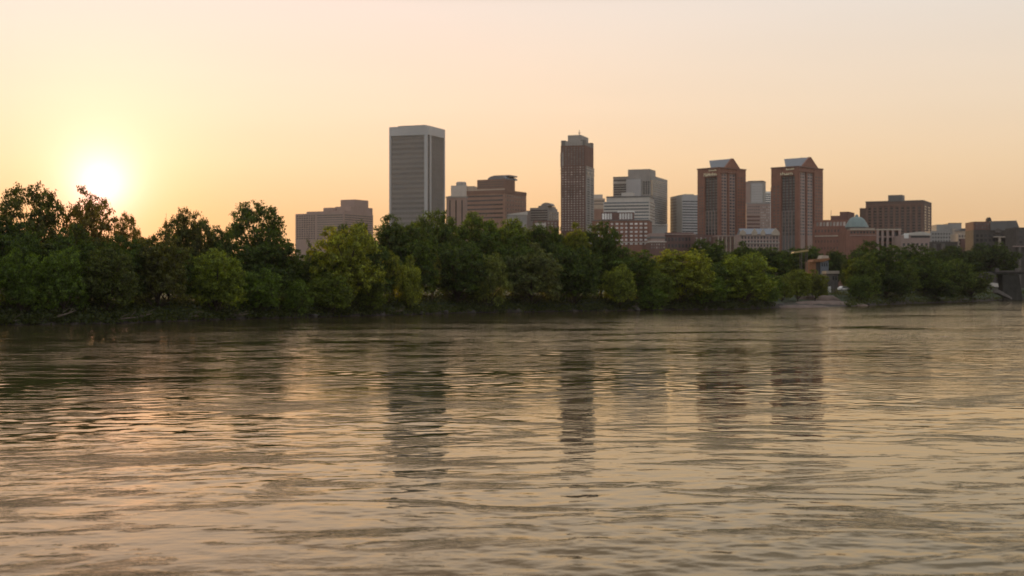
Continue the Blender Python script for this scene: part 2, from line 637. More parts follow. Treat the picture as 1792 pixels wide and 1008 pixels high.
def make_crown(kind, seed):
    rng = random.Random(seed)
    g = np.random.default_rng(seed)
    lobes = crown_lobes(kind, rng)
    cl_n, lf_n, leaf = {'full': (26, 30, .027), 'dome': (30, 34, .027), 'airy': (23, 31, .026), 'spire': (16, 26, .030), 'weep': (28, 30, .027)}[kind]
    C, Nrm = [], []
    for (lx, ly, lz, lr) in lobes:
        k = max(6, int(cl_n * (lr / .16) ** 1.6))
        dv = g.normal(size=(k, 3))
        dv[:, 2] = dv[:, 2] * .8 + .28
        dv /= np.linalg.norm(dv, axis=1)[:, None]
        rad = lr * g.uniform(.55, 1.06, size=(k, 1))
        cc = np.array((lx, ly, lz)) + dv * rad * np.array((1, 1, .72))
        for c, dd in zip(cc, dv):
            m = int(lf_n * g.uniform(.6, 1.4))
            sp = g.normal(size=(m, 3)) * np.array((.027, .027, .014))
            # twig ends droop a little and reach outward
            sp += np.outer(g.uniform(0, 1, m), dd * .028)
            if kind == 'weep':
                sp[:, 2] -= np.abs(g.normal(size=m)) * .05
            C.append(c + sp)
            Nrm.append(np.tile(dd * .55 + np.array((0, 0, .35)), (m, 1)))
    C = np.vstack(C)
    Nrm = np.vstack(Nrm)
    C = C[(C[:, 2] > .015)]
    Nrm = Nrm[:len(C)]
    n = len(C)
    nv = Nrm + g.normal(size=(n, 3)) * .5
    nv /= np.linalg.norm(nv, axis=1)[:, None]
    a = np.cross(nv, g.normal(size=(n, 3)))
    a /= np.linalg.norm(a, axis=1)[:, None]
    b = np.cross(nv, a)
    s = leaf * g.uniform(.55, 1.15, size=(n, 1))
    a, b = a * s * .62, b * s * .42
    V = np.empty((n, 4, 3))
    V[:, 0] = C - a
    V[:, 1] = C - b + nv * s * .10
    V[:, 2] = C + a
    V[:, 3] = C + b + nv * s * .10
    V[:, :, 2] = np.minimum(V[:, :, 2], 1.03)
    me = bpy.data.meshes.new('crown')
    me.vertices.add(4 * n)
    me.loops.add(4 * n)
    me.polygons.add(n)
    me.vertices.foreach_set('co', V.reshape(-1).astype(np.float32))
    me.loops.foreach_set('vertex_index', np.arange(4 * n, dtype=np.int32))
    me.polygons.foreach_set('loop_start', np.arange(0, 4 * n, 4, dtype=np.int32))
    me.polygons.foreach_set('loop_total', np.full(n, 4, dtype=np.int32))
    me.update()
    me.materials.append(LEAF)
    # trunk with limbs that end inside the lobes
    mb = MB()
    top = .62 if kind != 'spire' else .9
    ph = rng.uniform(0, 6)
    pts = [(.02 * sin(ph + k * 1.1) * k / 4, .02 * cos(ph + k * 1.4) * k / 4, -.06 + (top + .06) * k / 6) for k in range(7)]
    mb.tube(pts, [.026, .021, .019, .017, .014, .011, .006], 8)
    for (lx, ly, lz, lr) in lobes:
        zs = max(.08, min(top * .9, lz * .55))
        k = min(5, int(zs / top * 6))
        p0 = pts[k]
        mid = (p0[0] * .4 + lx * .5, p0[1] * .4 + ly * .5, (p0[2] + lz) / 2 + .03)
        mb.tube([p0, mid, (lx, ly, lz + lr * .3)], [.009, .006, .002], 5)
    tm = mb.mesh('trunk')
    for p in tm.polygons:
        p.use_smooth = True
    tm.materials.append(BARK)
    return me, tm


PROTO = {}
for kind, cnt in (('full', 6), ('dome', 5), ('airy', 3), ('spire', 2), ('weep', 2)):
    PROTO[kind] = [make_crown(kind, 100 * len(kind) + 17 * i + 3) for i in range(cnt)]

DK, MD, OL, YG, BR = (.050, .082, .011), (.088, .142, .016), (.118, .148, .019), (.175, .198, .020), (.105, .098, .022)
GG, LG = (.105, .128, .042), (.158, .200, .022)


def mixc(a, b, f):
    return tuple(x + (y - x) * f for x, y in zip(a, b))


TREE_N = {}


def tree(px, top, wpx, off, kind, colr, label, group='trees along the wooded riverbank'):
    dist = shore_d(px) + off
    x = px_at(px, dist)
    gz = ground_z(off, x, dist, px) - (.9 if kind in ('full', 'weep') and off < 9 else .15)
    h = z_at(top, dist) - gz
    wd = wpx / F * dist
    i = TREE_N.get(kind, 0)
    TREE_N[kind] = i + 1
    cm, tm = PROTO[kind][i % len(PROTO[kind])]
    r = empty('tree', (x, dist, gz), random.uniform(0, 2 * pi))
    r.rotation_euler[0] = random.gauss(0, .045)
    r.rotation_euler[1] = random.gauss(0, .045)
    tag(r, label, 'tree', group)
    sx = wd / 1.02
    k = 1.0 if kind == 'spire' else max(.75, min(1.25, 10 / max(4, sx)))
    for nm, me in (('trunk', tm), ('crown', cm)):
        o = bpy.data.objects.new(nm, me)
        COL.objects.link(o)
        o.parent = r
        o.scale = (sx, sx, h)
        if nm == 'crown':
            o.color = (*(c * (1 - .3 * min(1, max(0, (px - 1380) / 120))) for c in colr), 1)   # corner dimming put into the leaf colour toward the right
    return r


TREES = [
    # far left
    (-70, 400, 130, 6, 'full', DK, None), (-20, 372, 110, 26, 'dome', DK, None),
    (62, 320, 128, 24, 'airy', mixc(DK, BR, .5), 'tall airy tree at the far left with ragged sky gaps in its top'),
    (158, 331, 104, 25, 'airy', (.15, .125, .022), 'airy tree just under the setting sun, its lacy crown tinted with orange glow'),  # the sun's orange glow is put into the leaf colour
    (28, 392, 120, 16, 'dome', DK, 'dark tree below the tall airy crown at the far left edge'),
    (120, 396, 130, 18, 'full', mixc(DK, BR, .3), 'dark brown-green tree below the glow-tinted airy crown'),
    (36, 436, 84, 4, 'full', MD, 'bushy green tree leaning over the water at the far left corner of the bank'),
    (112, 433, 88, 4, 'full', MD, 'second bushy waterside tree from the far left, leaves lit along its right side'),
    (188, 424, 108, 6, 'full', mixc(DK, BR, .3), 'dark waterside tree directly below the sun'),
    (232, 373, 66, 24, 'airy', (.15, .125, .022), 'low orange-tinted treetop just right of the sun'),  # warm leaf colour stands in for the orange sun glow
    (286, 356, 34, 26, 'spire', BR, 'thin wispy pointed treetop right of the sun'),
    (330, 366, 84, 24, 'dome', mixc(DK, BR, .45), 'rounded brownish tree beside the wispy pointed top'),
    (276, 402, 108, 8, 'full', mixc(BR, DK, .4), 'broad brownish tree at the water below the wispy pointed top'),
    (384, 398, 64, 20, 'dome', DK, 'dark tree filling the dip left of the round airy crown'),
    (376, 436, 104, 3, 'full', mixc(LG, MD, .3), 'bright green rounded tree at the waterline, left of the round airy crown'),
    (447, 353, 122, 22, 'airy', DK, 'tall round airy tree standing alone against the yellow sky'),
    (470, 408, 118, 10, 'full', DK, 'dark tree below the round airy crown'),
    (452, 470, 84, 3, 'full', MD, 'low mid-green bush tree at the waterline below the round airy crown'),
    (512, 486, 60, 2, 'weep', MD, 'low drooping green tree touching the water left of the large yellow-green tree'),
    (538, 396, 34, 24, 'spire', DK, 'small pointed dark tree in front of the low pinkish building'),
    # middle
    (590, 384, 50, 26, 'dome', DK, 'dark rounded top peeking up behind the large yellow-green tree'),
    (632, 387, 44, 26, 'dome', DK, 'narrow dark treetop right of the large yellow-green tree'),
    (602, 393, 128, 6, 'full', mixc(YG, LG, .35), 'large yellow-green tree in front of the low pinkish building'),
    (575, 470, 92, 2, 'full', mixc(OL, MD, .4), 'olive tree at the waterline under the large yellow-green one'),
    (645, 476, 70, 3, 'full', mixc(DK, OL, .5), 'dull olive bush tree at the waterline left of the yellow sapling'),
    (700, 378, 112, 24, 'dome', DK, 'dark broad tree under the left side of the pale grey tower'),
    (757, 365, 96, 28, 'dome', mixc(DK, MD, .35), 'tallest dark green tree below the pale grey tower'),
    (680, 440, 46, 7, 'airy', YG, 'small airy yellow sapling left of the pale drooping tree'),
    (718, 446, 62, 3, 'weep', mixc(LG, YG, .4), 'pale yellow-green drooping tree hanging down to the water'),
    (757, 436, 48, 12, 'airy', mixc(YG, BR, .4), 'small golden-brown tree right of the pale drooping tree'),
    (800, 428, 120, 8, 'full', DK, 'dark full tree right of the golden-brown small tree'),
    (836, 374, 96, 24, 'dome', mixc(DK, MD, .5), 'tall green tree in front of the wide brown brick office block'),
    (897, 376, 90, 25, 'dome', mixc(OL, MD, .5), 'olive-tinged tall tree right of the one before the brown brick block'),
    (950, 391, 78, 22, 'dome', DK, 'dark tree before the small grey building with the rounded gable'),
    (852, 438, 72, 3, 'weep', mixc(GG, LG, .35), 'light grey-green hanging tree at the waterline under the brown brick block'),
    (930, 428, 100, 5, 'full', GG, 'dull grey-green tree at the waterline left of the slender dark tower'),
    (1005, 392, 66, 20, 'dome', mixc(OL, YG, .45), 'yellowish tree at the foot of the slender dark tower'),
    (1052, 389, 84, 22, 'dome', DK, 'dark rounded tree right of the slender dark tower'),
    (1004, 432, 96, 6, 'full', DK, 'dark waterside tree below the slender dark tower'),
    (1100, 434, 104, 12, 'full', mixc(DK, MD, .4), 'dark green tree in front of the brick block with white windows'),
    (1082, 458, 66, 3, 'full', mixc(LG, OL, .35), 'light green leaning tree at the waterline below the brick block with white windows'),
    (1140, 500, 60, 1, 'full', MD, 'low leaning bush tree at the waterline near the white-striped blocks'),
    (1190, 436, 122, 6, 'full', mixc(LG, YG, .45), 'broad yellow-green tree below the small white-striped block'),
    (1150, 470, 66, 3, 'full', mixc(OL, MD, .4), 'olive tree at the waterline left of the broad yellow-green tree'),
    (1236, 421, 90, 30, 'dome', DK, 'dark rounded tree at the foot of the left twin brick tower'),
    (1236, 478, 76, 3, 'full', MD, 'mid-green waterside tree between two yellow-green ones'),
    (1300, 442, 112, 6, 'full', mixc(LG, MD, .25), 'bright green rounded tree left of the gravel landing'),
    (1340, 486, 50, 4, 'full', MD, 'small green tree at the left end of the gravel landing'),
    # behind the landing
    (1345, 430, 100, 120, 'dome', DK, 'dark tree below the pale gabled building between the twin towers'),
    (1405, 431, 90, 150, 'dome', DK, 'dark tree at the foot of the right twin brick tower'),
    (1300, 424, 60, 60, 'dome', DK, 'dark treetop between the two bright green waterside trees'),
    (1368, 480, 44, 30, 'full', OL, 'small olive tree on the landing, left of three'),
    (1396, 471, 54, 32, 'full', mixc(OL, LG, .3), 'small olive-green tree on the landing, middle of three'),
    (1426, 473, 46, 34, 'full', mixc(OL, BR, .25), 'small round tree on the landing, below the little orange roof'),
    # right-hand wood
    (1492, 440, 50, 50, 'full', DK, 'dark tree right of the little orange-roofed house'),
    (1528, 424, 104, 40, 'full', mixc(DK, MD, .5), 'large green tree in front of the teal dome'),
    (1592, 424, 92, 44, 'full', mixc(DK, MD, .5), 'large green tree in front of the wide hotel block'),
    (1508, 442, 66, 28, 'full', mixc(MD, LG, .25), 'lighter green rounded tree below the teal dome'),
    (1504, 482, 46, 12, 'full', MD, 'low green tree at the right end of the gravel landing'),
    (1552, 478, 84, 10, 'full', DK, 'dark low tree at the water, right of the landing'),
    (1616, 448, 90, 16, 'full', mixc(MD, DK, .3), 'green tree in front of the low grey buildings'),
    (1575, 462, 72, 14, 'full', mixc(MD, OL, .4), 'olive-green rounded tree at the water below the hotel block'),
    (1668, 450, 84, 16, 'full', mixc(MD, OL, .25), 'rounded green tree left of the stone bridge'),
    (1635, 486, 84, 6, 'full', DK, 'dark bush tree on the waterline between the landing and the bridge'),
    (1700, 474, 74, 8, 'full', mixc(DK, OL, .4), 'last low tree on the waterline before the stone bridge'),
    (1672, 430, 96, 120, 'dome', DK, 'dark treetop behind the rounded tree left of the bridge'),
    (1735, 426, 96, 130, 'dome', DK, 'dark tree above the left end of the stone bridge'),
    (1785, 428, 90, 130, 'dome', DK, 'dark tree at the far right edge above the stone bridge'),
    (1462, 438, 50, 140, 'dome', DK, 'dark tree behind the little orange-roofed house'),
    (1640, 442, 80, 90, 'dome', DK, 'dark tree filling in below the low grey buildings'),
    (1850, 440, 110, 120, 'dome', DK, None), (1900, 470, 110, 20, 'full', DK, None),
]
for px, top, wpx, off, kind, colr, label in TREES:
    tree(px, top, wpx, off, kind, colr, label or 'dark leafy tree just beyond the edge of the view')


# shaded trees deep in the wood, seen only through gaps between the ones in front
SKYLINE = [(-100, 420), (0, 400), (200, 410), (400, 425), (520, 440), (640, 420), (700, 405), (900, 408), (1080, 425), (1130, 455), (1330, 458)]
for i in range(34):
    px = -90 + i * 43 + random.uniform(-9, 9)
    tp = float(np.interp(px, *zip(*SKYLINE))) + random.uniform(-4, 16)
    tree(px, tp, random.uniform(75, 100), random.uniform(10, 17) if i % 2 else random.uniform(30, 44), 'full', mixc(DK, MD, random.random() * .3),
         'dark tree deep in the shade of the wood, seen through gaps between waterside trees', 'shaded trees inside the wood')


# undergrowth: one uncountable mass of low leaves along the whole bank
def undergrowth():
    g = np.random.default_rng(5)
    C = []
    px = -300.0
    while px < 2100:
        dens = 5
        if 1352 < px < 1478:
            dens = 1
        for _ in range(dens):
            p = px + g.uniform(0, 4)
            off = (g.uniform(-.3, 3) if g.random() < .45 else g.uniform(3, 26)) if dens > 1 else g.uniform(40, 70)
            y = shore_d(p) + off
            x = px_at(p, y)
            gz = ground_z(off, x, y, p)
            rr = g.uniform(.5, 1.5) * (1 + off * .02)
            m = int(16 * rr)
            q = g.normal(size=(m, 3)) * np.array((rr * .55, rr * .55, rr * .32))
            q[:, 2] = np.abs(q[:, 2]) + g.uniform(0, rr * .5)
            C.append(q + np.array((x, y, gz)))
        px += 2.2
    C = np.vstack(C)
    n = len(C)
    nv = g.normal(size=(n, 3)) + np.array((0, 0, .6))
    nv /= np.linalg.norm(nv, axis=1)[:, None]
    a = np.cross(nv, g.normal(size=(n, 3)))
    a /= np.linalg.norm(a, axis=1)[:, None]
    b = np.cross(nv, a)
    s = g.uniform(.22, .5, size=(n, 1))
    V = np.stack([C - a * s * .6, C - b * s * .45, C + a * s * .6, C + b * s * .45], 1)
    me = bpy.data.meshes.new('undergrowth')
    me.vertices.add(4 * n)
    me.loops.add(4 * n)
    me.polygons.add(n)
    me.vertices.foreach_set('co', V.reshape(-1).astype(np.float32))
    me.loops.foreach_set('vertex_index', np.arange(4 * n, dtype=np.int32))
    me.polygons.foreach_set('loop_start', np.arange(0, 4 * n, 4, dtype=np.int32))
    me.polygons.foreach_set('loop_total', np.full(n, 4, dtype=np.int32))
    me.update()
    o = link_mesh('undergrowth', me, LEAF)
    o.color = (.05, .066, .017, 1)
    tag(o, 'dark leafy undergrowth along the foot of the wooded bank', 'undergrowth', kind='stuff')


undergrowth()

# ------------------------------------------------------------------ buildings
class Building:
    """one building: a root Empty at the base, local x along the river front, y away from the viewer.
    pl, pc, pr: photo columns of the left edge, of the corner between the two visible faces and of the right edge"""
    def __init__(self, name, label, dist, pl, pc, pr, turn, zb=6.0, depth=None, group=None, cat='building'):
        self.d, self.zb = dist, zb
        ph = R(turn)
        self.c, self.s_ = cos(ph), sin(ph)
        self.Px = px_at(pc, dist)
        self.pc = pc
        self.right = turn <= 0 or depth is not None   # which side face is visible
        a = (pl if self.right else pr) - CX
        b = (pr if self.right else pl) - CX
        a, b = a / F, b / F
        w = (self.Px - a * dist) / (self.c - a * self.s_)
        self.w = abs(w)
        if depth is not None:
            self.dp = depth
        else:
            self.dp = (self.Px - b * dist) / (b * self.c + self.s_)
            if not 3 < self.dp < 90:
                print('DEPTH', label, self.dp)
        sg = -1 if self.right else 1
        cx = self.Px + sg * self.w / 2 * self.c - self.dp / 2 * self.s_
        cy = dist + sg * self.w / 2 * self.s_ + self.dp / 2 * self.c
        self.x0, self.x1, self.y0, self.y1 = -self.w / 2, self.w / 2, -self.dp / 2, self.dp / 2
        self.root = tag(empty(name, (cx, cy, zb), ph), label, cat, group)

    def X(self, px):
        """local x of a photo column on the front face"""
        a = (px - CX) / F
        tt = -(self.Px - a * self.d) / (self.c - a * self.s_)
        return tt + (self.w / 2 if self.right else -self.w / 2)

    def Y(self, px):
        """local y of a photo column on the visible side face"""
        b = (px - CX) / F
        return (self.Px - b * self.d) / (b * self.c + self.s_) - self.dp / 2

    def Z(self, py, back=0.0):
        return z_at(py, self.d + back) - self.zb

    def part(self, name, mb, mat, parent=None):
        return mb.build(name, mat, parent or self.root)

    def wall(self, mat, *boxes, name='wall'):
        mb = MB()
        for b in boxes:
            mb.box(*b)
        return self.part(name, mb, mat)

    def rows(self, face, a0, a1, z0, z1, n, mat, name='window_band', fill=.45, at=None, proud=.06, parent=None):
        """n ribbons of glass, one part per storey, sharing one mesh"""
        st = (z1 - z0) / n
        return self.cells(face, a0, a1, z0, z1, 1, n, mat, name, 1.0, fill, at, proud, parent)

    def cells(self, face, a0, a1, z0, z1, nc, nr, mat, name='window', fw=.6, fh=.55, at=None, proud=.06, parent=None, skip=None):
        """a grid of windows on a face: 'f' front, 'r' right, 'l' left; each a part, past 100 the rest is one part"""
        cw, ch = (a1 - a0) / nc, (z1 - z0) / nr
        hw, hh = abs(cw) * fw / 2, ch * fh / 2
        pos = []
        for j in range(nr):
            for i in range(nc):
                if skip and skip(i, j):
                    continue
                pos.append((a0 + (i + .5) * cw, z0 + (nr - 1 - j + .5) * ch))
        if face == 'f':
            y = self.y0 if at is None else at
            mk = lambda u, v: (u - hw, u + hw, y - proud, y + .1, v - hh, v + hh)
            off = lambda u, v: (u, 0, v)
        else:
            x = (self.x1 if face == 'r' else self.x0) if at is None else at
            sg = 1 if face == 'r' else -1
            mk = lambda u, v: (min(x + sg * proud, x - sg * .1), max(x + sg * proud, x - sg * .1), u - hw, u + hw, v - hh, v + hh)
            off = lambda u, v: (0, u, v)
        left = 100 - getattr(self, 'count_' + name, 0)
        me = None
        for k, (u, v) in enumerate(pos):
            if k >= left:
                break
            if me is None:
                me = MB().box(*mk(0, 0)).mesh(name)
                me.materials.append(mat)
            o = bpy.data.objects.new(name, me)
            o.location = off(u, v)
            o.parent = parent or self.root
            COL.objects.link(o)
        setattr(self, 'count_' + name, getattr(self, 'count_' + name, 0) + min(len(pos), max(0, left)))
        if len(pos) > left:
            mb = MB()
            for u, v in pos[max(0, left):]:
                mb.box(*mk(u, v))
            rest = getattr(self, 'rest_' + name, None)
            if rest is None:
                rest = []
                setattr(self, 'rest_' + name, rest)
            rest.append((mb, mat))

    def done(self):
        """everything past the first 100 windows becomes one part"""
        for k in list(vars(self)):
            if k.startswith('rest_'):
                mb = MB()
                mats = []
                idx = []
                for m, mt in getattr(self, k):
                    nf = len(mb.f)
                    mb.add(m.v, m.f)
                    if mt not in mats:
                        mats.append(mt)
                    idx += [mats.index(mt)] * (len(mb.f) - nf)
                o = mb.build(k[5:] + 's', None, self.root)
                for mt in mats:
                    o.data.materials.append(mt)
                o.data.polygons.foreach_set('material_index', idx)
                o['kind'] = 'stuff'

    def ribs(self, mat, face, us, z0, z1, wd, out, name='pier', at=None):
        """vertical piers merged into one facade part"""
        mb = MB()
        for u in us:
            if face == 'f':
                y = self.y0 if at is None else at
                mb.box(u - wd / 2, u + wd / 2, y - out, y + .05, z0, z1)
            elif face == 'r':
                x = self.x1 if at is None else at
                mb.box(x - .05, x + out, u - wd / 2, u + wd / 2, z0, z1)
            else:
                x = self.x0 if at is None else at
                mb.box(x - out, x + .05, u - wd / 2, u + wd / 2, z0, z1)
        return self.part(name, mb, mat)


def lin(a, b, n):
    return [a + (b - a) * i / (n - 1) for i in range(n)]


ALU = surf('pale_aluminium', (.40, .395, .39), .45, .08, .08, .0)
TAUPE = surf('taupe_panel', (.25, .236, .222), .5, .10, .1)
GREYC = surf('grey_concrete', (.30, .285, .265), .85, .12, .12)
DGREY = surf('dark_grey_panel', (.13, .125, .12), .6, .14, .15)
PALE = surf('pale_concrete', (.50, .46, .41), .85, .10, .12)
BEIGE = surf('beige_stone', (.42, .35, .28), .85, .12, .15)
PINK = surf('pinkish_stone', (.33, .245, .215), .85, .10, .12)
BRICK = surf('red_brick', (.235, .12, .088), .9, .16, .18)
BRICKD = surf('dark_red_brick', (.155, .092, .08), .9, .16, .18)
BROWN = surf('brown_brick', (.20, .125, .100), .9, .14, .15)
BROWNL = surf('light_brown_brick', (.29, .185, .145), .9, .12, .15)
HOTEL = surf('grey_brown_brick', (.165, .115, .095), .9, .14, .15)
SLATE = surf('blue_grey_metal_roof', (.135, .15, .17), .45, .10, .3)
TEAL = surf('weathered_copper', (.165, .215, .205), .6, .14, .4)
WHITEP = surf('white_paint', (.72, .70, .66), .7, .08, .3)
ORANGE = surf('orange_roof_tile', (.26, .125, .06), .8, .18, .8)
GOLD = surf('yellow_canopy', (.36, .26, .10), .6, .10, .6)
DARKST = surf('dark_stone', (.085, .075, .068), .9, .22, .3)
STONE = surf('weathered_stone', (.135, .12, .108), .95, .26, .3)
G_DARK = glass('dark_glass', (.055, .053, .053))
G_GREY = glass('grey_glass', (.16, .148, .14), .3, .35)
G_BRONZE = glass('bronze_glass', (.135, .125, .116), .25, .25)
G_BLUE = glass('blue_grey_glass', (.09, .105, .115))
G_PALE = glass('windows_with_pale_blinds', (.30, .27, .24), .35, .6)
G_WHITE = glass('white_framed_windows', (.62, .60, .57), .4, .3)
SIGNM = surf('cream_sign_letters', (.80, .72, .50), .5, .05, 1.0)

# --- 1  low pinkish stepped block left of the tower
b = Building('office_block', 'low wide pinkish stepped block left of the tall pale grey tower', 1180, 517, 602, 653, -28)
x0, x1, y0, y1 = b.x0, b.x1, b.y0, b.y1
X, Z, Y = b.X, b.Z, b.Y
b.wall(PINK, (x0, x1, y0, y1, 0, Z(372)))
b.wall(PINK, (X(536), x1 - .5, y0 + .5, y1 - .5, Z(372), Z(368.5)), name='setback')
b.wall(PINK, (X(561), X(577), y0 + 4, y0 + 14, Z(368.5), Z(362)), name='penthouse')
yq = lambda px: b.Y(px)
b.wall(PINK, (x1 - 16, x1 - .3, yq(614), y1 - .3, Z(372), Z(360)), name='upper_wing')
b.wall(PINK, (x1 - 15, x1 - .2, yq(622), yq(645), Z(360), Z(347)), name='lift_tower')
b.cells('f', x0 + 1, X(552), Z(418), Z(374), 8, 11, G_DARK, fw=.55, fh=.5)
b.rows('f', X(555), x1 - 1, Z(418), Z(374), 11, G_BRONZE, fill=.4)
b.rows('r', y0 + 1, y1 - 1, Z(418), Z(374), 11, G_BRONZE, fill=.4)
b.done()

# --- 2  tall pale grey tower
b = Building('office_tower', 'tall pale grey rectangular tower with fine window grid and smooth top band', 1060, 681, 750, 779, -21)
x0, x1, y0, y1 = b.x0, b.x1, b.y0, b.y1
X, Z = b.X, b.Z
top = Z(219.5)
zb0 = Z(235.5)
b.wall(TAUPE, (x0 + .9, x1 - .9, y0 + .9, y1 - .9, 0, zb0), name='wall')
fr = MB()
fr.box(x0, x1, y0, y1, zb0, top)
for (ax, bx, ay, by) in ((x0, x0 + 1.6, y0, y0 + 1.6), (x1 - 3.6, x1 - .9, y0, y0 + 2.2), (x1 - 1.2, x1, y0 + 3.0, y0 + 5), (x1 - 1.6, x1, y1 - 1.6, y1), (x0, x0 + 1.6, y1 - 1.6, y1)):
    fr.box(ax, bx, ay, by, 0, zb0)
b.part('frame', fr, ALU)
b.wall(GREYC, (x0 + 5, x1 - 5, y0 + 5, y1 - 5, top, top + 1.2), name='roof')
n = 30
b.rows('f', x0 + 1.8, x1 - 3.8, 2, zb0 - .6, n, G_BRONZE, fill=.52, at=y0 + .9)
b.rows('r', y0 + 5.2, y1 - 1.8, 2, zb0 - .6, n, G_BRONZE, fill=.52, at=x1 - .9)
b.ribs(TAUPE, 'f', lin(x0 + 2.4, x1 - 4.4, 22), 0, zb0, .34, .35, name='fins', at=y0 + .9)
b.ribs(TAUPE, 'r', lin(y0 + 5.8, y1 - 2.4, 22), 0, zb0, .34, .35, name='fins', at=x1 - .9)
b.part('corner_slot', MB().box(x1 - .95, x1 - .7, y0 + .8, y0 + 2.9, 0, zb0), G_DARK)
b.done()

# --- 3  pale block with round drum behind the tower and pinkish wing
b = Building('office_block', 'pale block with a round rooftop drum beside the tall pale grey tower', 1240, 782, 826, 830, -8)
X, Z = b.X, b.Z
b.wall(BEIGE, (b.x0, b.x1, b.y0, b.y1, 0, Z(349)))
b.wall(PALE, (X(788), X(815), b.y0 + 3, b.y0 + 22, Z(349), Z(324)), name='upper_block')
b.wall(PALE, (X(783), X(788), b.y0 + 4, b.y0 + 20, Z(349), Z(342)), name='stair_head')
b.wall(BEIGE, (X(815), X(829), b.y0 + 5, b.y0 + 20, Z(349), Z(325)), name='rear_block')
cxr = (X(793) + X(813)) / 2
b.part('drum', MB().lathe([(X(812) - cxr, Z(324)), (X(812) - cxr, Z(318)), ((X(812) - cxr) * .8, Z(316.5))], cxr, b.y0 + 12, 20), GREYC)
b.done()
b = Building('office_block', 'pinkish low wing with tall dark strips right of the pale grey tower', 1130, 781, 815, 818, -8)
X, Z = b.X, b.Z
b.wall(PINK, (b.x0, b.x1, b.y0, b.y1, 0, Z(346)))
b.wall(GREYC, (b.x0 - .3, b.x1 + .3, b.y0 - .3, b.y1 + .3, Z(346), Z(343.5)), name='parapet')
b.cells('f', b.x0 + .5, b.x1 - .5, 2, Z(350), 3, 1, G_DARK, fw=.22, fh=1.0, name='window_strip')
b.done()

# --- 4  wide brown brick office block with arched roof
b = Building('office_block', 'wide brown brick office block with dark window ribbons and an arched roof vault', 1160, 817, 884, 921, -27)
x0, x1, y0, y1 = b.x0, b.x1, b.y0, b.y1
X, Z, Y = b.X, b.Z, b.Y
b.wall(BROWNL, (x0, x1, y0, y1, 0, Z(338)))
b.wall(BROWN, (x0 - .2, x1 + .2, y0 - .2, y1 + .2, Z(338), Z(332)), name='parapet')
zu, zt = Z(332), Z(312.5)
ux0, ux1 = X(832), x1 - 2
b.wall(BROWN, (ux0, ux1, y0 + 3, Y(905), zu, zt), name='upper_storeys')
b.part('light_band', MB().box(ux0 - .15, ux1 + .15, y0 + 2.8, y0 + 3.1, zu, zu + 1.3), BEIGE)
mx = (X(848) + ux1 + 1) / 2
pts = [(mx + (ux1 - X(850)) * .52 * cos(pi * k / 14), zt + (Z(305.5) - zt) * sin(pi * k / 14)) for k in range(15)]
b.part('roof_vault', MB().profile(pts, y0 + 4, y0 + 26), SLATE)
b.wall(SLATE, (mx - 6, mx + 9, y0 + 10, y0 + 24, Z(307), Z(304.5)), name='roof_plant')
b.rows('f', x0 + .5, x1 - 2, Z(384), Z(338.5), 6, G_DARK, fill=.36)
b.cells('r', y0 + 2, y1 - 2, Z(384), Z(338.5), 7, 6, G_BRONZE, fw=.5, fh=.3)
b.rows('f', ux0 + 1, ux1 - 1, zu + 2, zt - 1, 3, G_BRONZE, fill=.3, at=y0 + 3)
b.done()

# --- 5  small grey stepped block with rounded gable
b = Building('office_block', 'small grey stepped block with a rounded gable left of the slender dark tower', 1190, 918, 960, 978, -20)
x0, x1, y0, y1 = b.x0, b.x1, b.y0, b.y1
X, Z = b.X, b.Z
b.wall(GREYC, (x0, x1, y0, y1, 0, Z(368)))
b.wall(GREYC, (X(926), x1 - 1, y0 + 2, y1 - 1, Z(368), Z(363)), name='upper_storey')
b.wall(GREYC, (X(940), x1 - 2, y0 + 3, y1 - 2, Z(363), Z(359.5)), name='attic')
mx = X(953)
r_ = (X(962) - X(944)) / 2
b.part('rounded_gable', MB().profile([(mx + r_ * cos(pi * k / 12), Z(359.5) + (Z(354) - Z(359.5)) * sin(pi * k / 12)) for k in range(13)], y0 + 4, y0 + 14), GREYC)
b.rows('f', X(929), x1 - 1, Z(387), Z(366), 5, G_DARK, fill=.42, at=y0)
b.cells('r', y0 + 1, y1 - 1, Z(390), Z(370), 4, 4, G_DARK, fw=.5, fh=.4)
b.done()
b = Building('row_house', 'low red brick house with pale window surrounds below the rounded gable', 1010, 936, 978, 980, 4, depth=18)
b.wall(BRICKD, (b.x0, b.x1, b.y0, b.y1, 0, b.Z(386)))
b.cells('f', b.x0 + 1, b.x1 - 1, b.Z(402), b.Z(388), 6, 3, G_PALE, fw=.5, fh=.6)
b.wall(PALE, (b.x0, b.X(955), b.y0 - 1.5, b.y0 - .05, 0, b.Z(391)), name='pale_front')
b.done()
b = Building('shed_building', 'low grey shed with a sloping roof beside the brown brick office block', 1060, 888, 922, 924, 2, depth=22)
X, Z = b.X, b.Z
b.wall(GREYC, (b.x0, b.x1, b.y0, b.y1, 0, Z(376)))
b.part('roof', MB().profile([(b.x0 - .5, Z(376)), (b.x1 + .5, Z(376)), (b.x1 + .5, Z(370)), (b.x0 - .5, Z(375.5))], b.y0 - .4, b.y1 + .4), PALE)
b.done()

